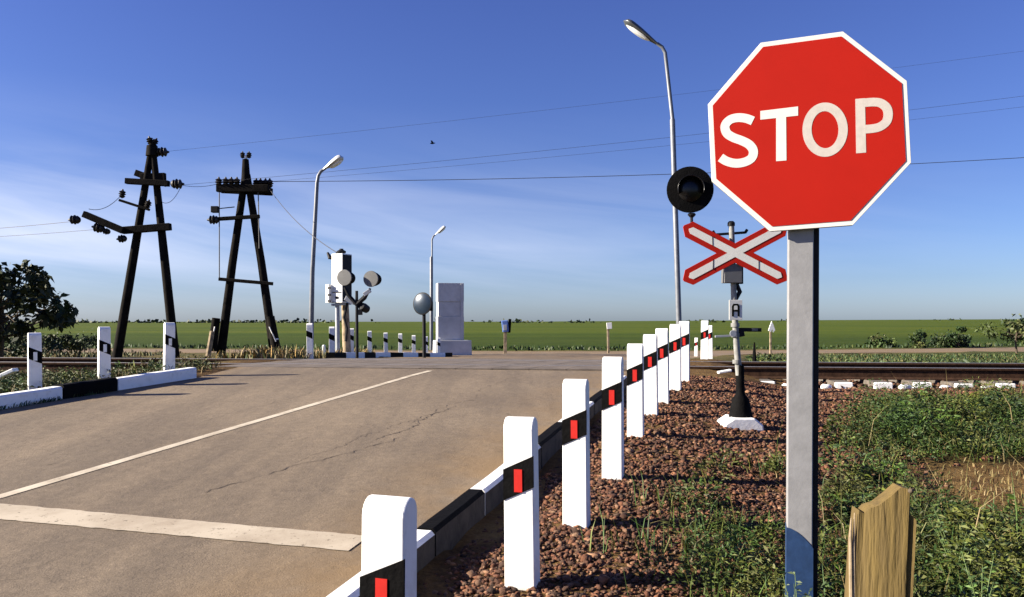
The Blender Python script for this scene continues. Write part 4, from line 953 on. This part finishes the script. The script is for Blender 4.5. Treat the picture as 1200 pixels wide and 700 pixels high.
# twin signal seen from behind
YS = 20
S = lambda px, py, dy=0: P(px, py, YS) + Vector((0, dy, 0))
t = thing('crossing_signal', 'twin round signal heads seen from behind on a slim dark pole', 'signal', S(418.5, 419))
mb = MB(); mb.cyl(S(418.5, 424), S(418, 341), .040, .036, 12); obj('pole', mb, M['darkmetal'], t, smooth=True)
for px, py in ((403.5, 325.5), (434.5, 327)):
    c = S(px, py); d = Vector((.30, 1, 0)).normalized(); mb = MB(); mb.lathe(c, d, [(.0, -.02), (.195, -.015), (.20, .0), (.20, .02)], 28); o = obj('backboard', mb, M['grey'], t, smooth=True)
    mb = MB(); mb.lathe(c + d * .02, d, [(.17, 0), (.17, .18), (.14, .30)], 24); obj('hood', mb, M['black'], o, smooth=True)
mb = MB(); mb.tube([S(418, 357), S(409, 347), S(404, 337)], [.05, .05, .035], 8); mb.tube([S(418, 357), S(427, 349), S(434, 338)], [.055, .06, .03], 8); obj('yoke', mb, M['darkmetal'], t, smooth=True)
mb = MB(); mb.lathe(S(425, 360, .05), (.5, 1, -.4), [(.0, -.1), (.09, -.08), (.11, .02), (.10, .16)], 16); mb.box(S(422, 366), (.10, .12, .14)); obj('bell', mb, M['darkmetal'], t, smooth=True)
mb = MB(); mb.box(S(410, 352, .02), (.26, .08, .12), Matrix.Rotation(R(28), 3, 'Y')); mb.box(S(430.5, 343, -.03), (.2, .06, .10), Matrix.Rotation(R(-35), 3, 'Y')); obj('pale_bracket', mb, M['lightmetal'], t, bevel=.01)

# round traffic mirror
YM = 24
Mm = lambda px, py, dy=0: P(px, py, YM) + Vector((0, dy, 0))
t = thing('traffic_mirror', 'round traffic mirror on a dark post before the grey stela', 'mirror', Mm(497, 416))
mb = MB(); mb.cyl(Mm(497, 421, .06), Mm(496.5, 346, .06), .055, .05, 12); obj('post', mb, M['darkmetal'], t, smooth=True)
d = Vector((-.55, -1, .05)).normalized(); c = Mm(495.3, 356)
mb = MB(); mb.lathe(c, d, [(.0, -.05), (.31, -.03), (.335, .0), (.335, .02), (.315, .03)], 36); mr = obj('rim', mb, M['darkmetal'], t, smooth=True)
mb = MB(); mb.lathe(c + d * .022, d, [(.31, -.01), (.30, .01), (.24, .035), (.15, .055), (.05, .064), (.0, .065)], 36); obj('mirror_glass', mb, M['mirror'], mr, smooth=True)
mb = MB(); mb.box(Mm(504, 359, .05), (.16, .14, .28)); mb.beam(Mm(497, 357, .05), Mm(505, 357, .05), .05, .05); obj('clamp_box', mb, M['darkmetal'], t, bevel=.01)

# grey stela
YE = 36
E = lambda px, py, dy=0: P(px, py, YE) + Vector((0, dy, 0))
zf = float(height(-3, YE)) - .15; fp = E(527, 411); fp.z = zf
t = thing('concrete_stela', 'grey concrete stela with horizontal joints on a wider plinth', 'monument', fp)
Re = Matrix.Rotation(R(13), 3, 'Z'); ex = Re @ Vector((1, 0, 0)); ey = Re @ Vector((0, 1, 0))
b0 = E(527.5, 399).z; t0_ = E(527.5, 332).z; cx = E(527.2, 380); Wd, Dp = 1.16, .62
def slab(zlo, zhi, w_, d_, ins=0.0): 
    mb = MB(); mb.box(Vector((cx.x, cx.y, (zlo + zhi) / 2)), (w_ - ins, d_ - ins, zhi - zlo), Re); return mb
zs = [b0, E(0, 371).z, E(0, 354).z, t0_]
for i_ in range(3): obj('stela_panel', slab(zs[i_] + .006, zs[i_ + 1] - .006, Wd, Dp, [0.0, .05, 0.0][i_]), M['concrete'], t, bevel=.012)
obj('core', slab(b0, t0_ - .02, Wd, Dp, .09), M['concrete'], t)
mb = MB(); mb.box(Vector((cx.x, cx.y, (b0 + t0_) / 2)) + ex * (Wd / 2 - .08) - ey * (Dp / 2 + .012), (.13, .03, t0_ - b0 - .06), Re); obj('pilaster', mb, M['concrete'], t, bevel=.01)
mb = MB(); mb.box(Vector((cx.x + .10, cx.y, (zf + b0) / 2)), (1.62, 1.0, b0 - zf), Re, 0, .97); obj('plinth', mb, M['concrete'], t, bevel=.02)

# things by the field road
def zg(px, Y): return float(height((px - 600) / 950 * Y, Y))
Y0 = 38.6
p = P(592, 414, Y0); p.z = zg(592, Y0) - .1
t = thing('call_box', 'blue and black box on a grey post at the field edge', 'box on post', p)
mb = MB(); mb.beam(p, P(592.2, 388, Y0), .15, .15); obj('post', mb, M['weathered'], t, bevel=.01)
mb = MB(); mb.box(P(592, 382.5, Y0 - .1), (.30, .22, .56), Matrix.Rotation(R(-6), 3, 'Y'), 0, 1.05); bx = obj('blue_box', mb, M['blue'], t, bevel=.04)
mb = MB(); mb.box(P(597, 382, Y0), (.16, .30, .66), Matrix.Rotation(R(5), 3, 'Y'), 0, .9); obj('black_lid', mb, M['black'], bx, bevel=.03)
mb = MB(); mb.box(P(592, 384, Y0 - .23), (.16, .03, .26)); obj('pale_panel', mb, M['lightmetal'], bx, bevel=.01)
p = P(713, 413, 38.9); p.z = zg(713, 38.9) - .1
t = thing('marker_post', 'thin marker post with a square white head at the field edge', 'marker', p)
mb = MB(); mb.beam(p, P(712.5, 382, 38.9), .10, .10); obj('post', mb, M['weathered'], t, bevel=.01)
mb = MB(); mb.box(P(714, 382, 38.8), (.24, .05, .30), Matrix.Rotation(R(-4), 3, 'Y'), 0, 1.08); obj('marker_plate', mb, M['white'], t, bevel=.01)
p = P(903, 412, 36.5); p.z = zg(903, 36.5) - .1
t = thing('marker_post', 'thin pale marker post with a pointed head right of the signal mast', 'marker', p)
mb = MB(); mb.beam(p, P(903, 386, 36.5), .08, .08); obj('post', mb, M['weathered'], t, bevel=.01)
mb = MB(); c = P(904.3, 383.5, 36.4); mb.prism([(-.15, -.16), (-.04, -.22), (.02, -.08), (.06, -.24), (.15, -.14), (.08, .08), (.0, .26), (-.08, .06)], c, Vector((1, 0, 0)), AZ, Vector((0, -1, 0)), -.03, .03); obj('marker_plate', mb, M['white'], t)
# low dark stake beyond the track
mb = MB(); p = P(884, 425, 15.2); mb.tube([(p.x, p.y, p.z - .1), (p.x, p.y, p.z + .15), (p.x, p.y, p.z + .38)], [.05, .035, .012], 8); tag(obj('stake', mb, M['black'], smooth=True), 'small dark pointed stake just beyond the track', 'stake')

# broken wooden post in the weeds
Yw = 2.35
def Wp(px, py, dy=0): return P(px, py, Yw) + Vector((0, dy, 0))
M['plank'] = mat('old_yellow_plank', (.098, .066, .017), .85, var=.2, scale=11, bump=.8, bscale=45, col2=(.045, .030, .013), lo=.36, hi=.75)
pl_n = M['plank'].node_tree; mpn = pl_n.nodes.new('ShaderNodeMapping'); mpn.inputs['Scale'].default_value = (1.6, 1.6, .16)
gq = [n for n in pl_n.nodes if n.type == 'NEW_GEOMETRY'][0]; pl_n.links.new(gq.outputs['Position'], mpn.inputs[0])
for n in pl_n.nodes:
    if n.type == 'TEX_NOISE': pl_n.links.new(mpn.outputs[0], n.inputs['Vector'])
outline = [(1058, 571), (1062, 576), (1061, 588), (1059, 600), (1068, 606), (1070, 616), (1070, 640), (1068, 700), (1064, 830), (1000, 830), (1001, 700), (1004, 640), (1006, 600), (1012, 600), (1014, 606), (1017, 598), (1022, 600), (1026, 593), (1035, 587), (1042, 576), (1050, 570)]
def wp2(px, py): q_ = Wp(px, py); return (q_.x, q_.z)
t = thing('broken_post', 'broken yellowish wooden post jutting out of the weeds', 'post', Wp(1035, 800))
# body in vertical facets for a hewn look
org = Vector((0, Yw, 0))
xs_ = [1000, 1003, 1009, 1013, 1023, 1036, 1046, 1055, 1057, 1063]; dz_ = [.020, .010, .014, .006, .002, .0, .0, .002, .014, .010]
tops = [640, 602, 606, 599, 594, 581, 570, 572, 601, 608]
vs_ = []; n_ = len(xs_)
lev = [0, .12, .3, .55, 1.0]
for li, l_ in enumerate(lev):
    for k in range(n_):
        py = tops[k] + (840 - tops[k]) * l_; xx = xs_[k] - (3.5 * l_ if k < 5 else 2 * l_) ; q_ = Wp(1041 + (xx - 1032) * .92 - 9 * l_, py); q_.y += dz_[k] * .8 - (xx - 1035) * .0011; vs_.append(q_)
nf = len(vs_)
for v in list(vs_): q_ = Vector(v); q_.y = q_.y + .06; q_.x += .004; vs_.append(q_)
fs_ = []
for li in range(len(lev) - 1):
    for k in range(n_ - 1):
        a = li * n_ + k; fs_.append((a, a + 1, a + n_ + 1, a + n_)); a += nf; fs_.append((a + n_, a + n_ + 1, a + 1, a))
for k in range(n_ - 1): fs_.append((k + 1, k, nf + k, nf + k + 1)); 
for li in range(len(lev) - 1):
    a = li * n_; fs_.append((a, a + n_, nf + a + n_, nf + a)); a += n_ - 1; fs_.append((a + n_, a, nf + a, nf + a + n_))
obj('timber', MB().add(vs_, fs_), M['plank'], t, smooth=True)
mb = MB(); mb.lathe(Wp(1063, 574, -.02), (.2, -1, .3), [(.004, -.008), (.008, .0), (.007, .006), (.003, .01)], 12); obj('knot', mb, M['bark'], t, smooth=True)
mb = MB()
for (x0, y0, x1, y1) in ((1010, 690, 1010, 606), (1006, 660, 1006, 612)):
    mb.tube([Wp(x0, y0 + 60, .05), Wp((x0 + x1) / 2 - 1, (y0 + y1) / 2, .05), Wp(x1, y1, .05)], [.006, .005, .0015], 6)
obj('splinter', mb, M['weathered'], t, smooth=True)

# ------------------------------------------------------------------ trees and bushes
def tree(name, label, cat, base, H, crown_r, crown_c, nclump, nleaf, lsz, tr=.12, seed=1, pal=None, group=None, flat=1.0, trunk=True, spread=None):
    r_ = random.Random(seed); base = Vector(base); cc0 = base + Vector(crown_c)
    t = thing(name, label, cat, base, 0, group)
    clumps = []
    for k in range(nclump):
        while True:
            v = Vector((r_.uniform(-1, 1), r_.uniform(-1, 1), r_.uniform(-1, 1)))
            if .25 < v.length < 1: break
        v = v * (.55 + .45 * v.length) if r_.random() < .5 else v.normalized() * r_.uniform(.75, 1.05)
        clumps.append(cc0 + Vector((v.x * crown_r[0], v.y * crown_r[1], v.z * crown_r[2])))
    if trunk:
        mb = MB(); top = cc0 + Vector((0, 0, -crown_r[2] * .1)); mid = base.lerp(top, .5) + Vector((r_.uniform(-.1, .1), 0, 0)); mb.tube([base - Vector((0, 0, .2)), mid, top], [tr, tr * .75, tr * .45], 10)
        tk = obj('trunk', mb, M['bark'], t, smooth=True)
        mb = MB()
        for c in clumps:
            s_ = base.lerp(top, r_.uniform(.45, 1.0)); m_ = s_.lerp(c, .5) + Vector((r_.uniform(-.12, .12), r_.uniform(-.12, .12), r_.uniform(-.05, .2))) * crown_r[0] * .5
            mb.tube([s_, m_, c], [tr * .28, tr * .17, tr * .05], 5)
        obj('limb', mb, M['bark'], t, smooth=True)
    cl = np.array([c[:] for c in clumps]); i = np.repeat(np.arange(len(cl)), nleaf); m_ = len(i)
    d = rng.normal(size=(m_, 3)); rr = (spread or crown_r[0] * .24)
    pos = cl[i] + d * rr * np.array([1, 1, .7]) * rng.uniform(.4, 1.0, (len(cl), 1))[i]
    dd = rng.normal(size=(m_, 3)); dd[:, 2] -= .3
    pal_ = GREENS if pal is None else pal
    V, f, C = leaves(pos, dd, rng.uniform(.6, 1.4, m_) * lsz, rng.uniform(.7, 1.3, m_) * lsz * .55, vary(pal_, len(cl), .7, 1.25)[i] * rng.uniform(.75, 1.3, (m_, 1)))
    V = V - np.array(base)[None]
    cro = raw_mesh('crown', V, f, M['leaf'], C, 'tint', t, smooth=False); return t
DARK = GREENS * .62
Yt = 23
b_ = P(-2, 410, Yt); b_.z = float(height(b_.x, Yt)); cz_ = CAMZ + (377 - 358) / 950 * Yt - b_.z
tree('tree', 'dark spreading tree at the left edge of the picture', 'tree', b_, 3, (1.95, 1.6, 1.15), (.10, 0, cz_), 40, 75, .24, .13, 5, DARK * .7, spread=.20)
b_ = P(-40, 410, Yt + 1); b_.z = float(height(b_.x, Yt))
for k, (px, py, Y, rx, rz, lb, sz) in enumerate([
    (70, 398, 34, .55, .35, 'small dark bush just right of the left tree', .12), (92, 400, 34, .8, .32, 'wide dark bush between the left tree and the poles', .12), (20, 398, 30, 1.6, .55, 'thick dark undergrowth beneath the left tree', .13),
    (1031, 403, 50, .7, .45, 'dark round bush beside the field road', .2), (1078, 402, 48, .55, .65, 'spindly shrub on the near side of the field road', .16), (1122, 397, 48, .45, .8, 'thin upright shrub right of the spindly one', .16),
    (1112, 402, 50, 1.2, .35, 'low bush spreading behind the thin upright shrub', .2)]):
    bs = P(px, py, Y); bs.z = float(height(bs.x, Y)); cz_ = CAMZ + (377 - py) / 950 * Y - bs.z
    tree('bush', lb, 'bush', bs, 1, (rx, rx * .8, rz), (0, 0, max(.3, cz_)), 12 if rx < 1 else 22, 90, sz, .04, 20 + k, DARK if k < 3 else GREENS * .8, spread=.28 * rx if rx<1 else .25)
bs = P(1192, 405, 40); bs.z = float(height(bs.x, 40))
tree('tree', 'small open tree at the right edge before the field', 'tree', bs, 2, (1.35, 1.1, .62), (0, 0, CAMZ + (377 - 386) / 950 * 40 - bs.z), 22, 90, .17, .06, 77, GREENS * .75, spread=.24)
# individual taller weeds right verge
# distant shelter belt along the horizon
n_ = 1500; x = np.concatenate([(rng.uniform(-900, -250, 45)[rng.integers(0, 45, 800)] + rng.normal(0, 7, 800)), (rng.uniform(-350, 900, 26)[rng.integers(0, 26, 400)] + rng.normal(0, 9, 400)), rng.normal(-300, 60, 300)]); y = rng.uniform(900, 960, n_); pos = np.stack([x, y, height(x, y) + rng.random(n_) ** 2 * 2.4], 1)
V, f, C = leaves(pos, rng.normal(size=(n_, 3)), rng.uniform(2, 6, n_), rng.uniform(2, 5, n_), vary(GREENS * .5, n_))
tag(raw_mesh('distant_trees', V, f, M['leaf'], C, 'tint', smooth=False), 'broken line of tiny trees on the horizon', 'tree line', kind='stuff')

# tall wild plants individually rising from the weeds near the signpost
def wild(name, label, base, H, nst, lsz, seed, pal, group='tall weeds round the signpost'):
    r_ = random.Random(seed); t = thing(name, label, 'plant', base, 0, group); mb = MB(); lp = []; ld = []
    for s_ in range(nst):
        a = r_.uniform(0, 6.28); ln = r_.uniform(.05, .35); h_ = H * r_.uniform(.6, 1); pts = []
        for k in range(6): u = k / 5; pts.append(Vector(base) + Vector((math.cos(a) * ln * h_ * u * u, math.sin(a) * ln * h_ * u * u, h_ * u - .02)))
        mb.tube(pts, [.003, .0028, .0025, .002, .0016, .0008], 5)
        for k in range(44):
            u = r_.uniform(.12, 1); i0 = min(4, int(u * 5)); p_ = pts[i0].lerp(pts[i0 + 1], u * 5 - i0); aa = r_.uniform(0, 6.28); lp.append(p_[:]); ld.append((math.cos(aa), math.sin(aa), r_.uniform(.1, .9)))
    obj('stem', mb, M['leaf'] if 0 else M['stemgreen'], t, smooth=True)
    lp = np.array(lp) - np.array(base)[None]; m_ = len(lp); V, f, C = leaves(lp, np.array(ld), rng.uniform(.5, 1.2, m_) * lsz, rng.uniform(.6, 1.1, m_) * lsz * .36, vary(pal, m_, .75, 1.3)); raw_mesh('foliage', V, f, M['leaf'], C, 'tint', t, smooth=False); return t
M['stemgreen'] = mat('green_stem', (.10, .15, .05), .7, bump=0)
GREY = np.array([(.12, .16, .08), (.16, .20, .11), (.09, .13, .06)])
for k, (px, Y, H, n_, ls, pal, lb) in enumerate([
    (905, 2.75, .34, 6, .045, GREY, 'tall grey green weed left of the signpost foot'), (937, 2.72, .40, 16, .045, GREY, 'feathery weed right in front of the signpost foot'), (962, 2.6, .36, 6, .04, GREENS * 1.3, 'bright green weed right of the signpost foot'),
    (985, 2.3, .30, 6, .04, GREENS, 'leafy weed left of the broken wooden post'), (1095, 2.5, .36, 7, .045, GREENS, 'leafy weed right of the broken wooden post'), (1150, 2.9, .42, 8, .05, GREENS * 1.2, 'bushy weed near the right picture edge'),
    (1120, 3.6, .40, 8, .05, GREENS, 'bushy weed behind the broken wooden post on the right')]):
    X0 = (px - 600) / 950 * Y; wild('tall_weed', lb, (X0, Y, float(ground_z(np.array(X0), np.array(Y)))), H, n_, ls * .62, 50 + k, pal * 1.2)

# a bird high over the crossing
mb = MB(); c = P(507, 168, 60); mb.lathe(c, (1, .2, .1), [(.01, -.2), (.06, -.1), (.07, .02), (.04, .12), (.01, .2)], 10); mb.add([c + Vector(v) for v in ((-.08, 0, .02), (.08, 0, .02), (.0, .35, .12), (-.12, .33, .13))], [(0, 1, 2, 3)]); mb.add([c + Vector(v) for v in ((-.08, 0, .025), (.08, 0, .025), (.0, -.35, .12), (-.12, -.33, .13))], [(0, 1, 2, 3)])
tag(obj('bird', mb, M['black']), 'tiny dark bird flying high above the far lamps', 'bird')
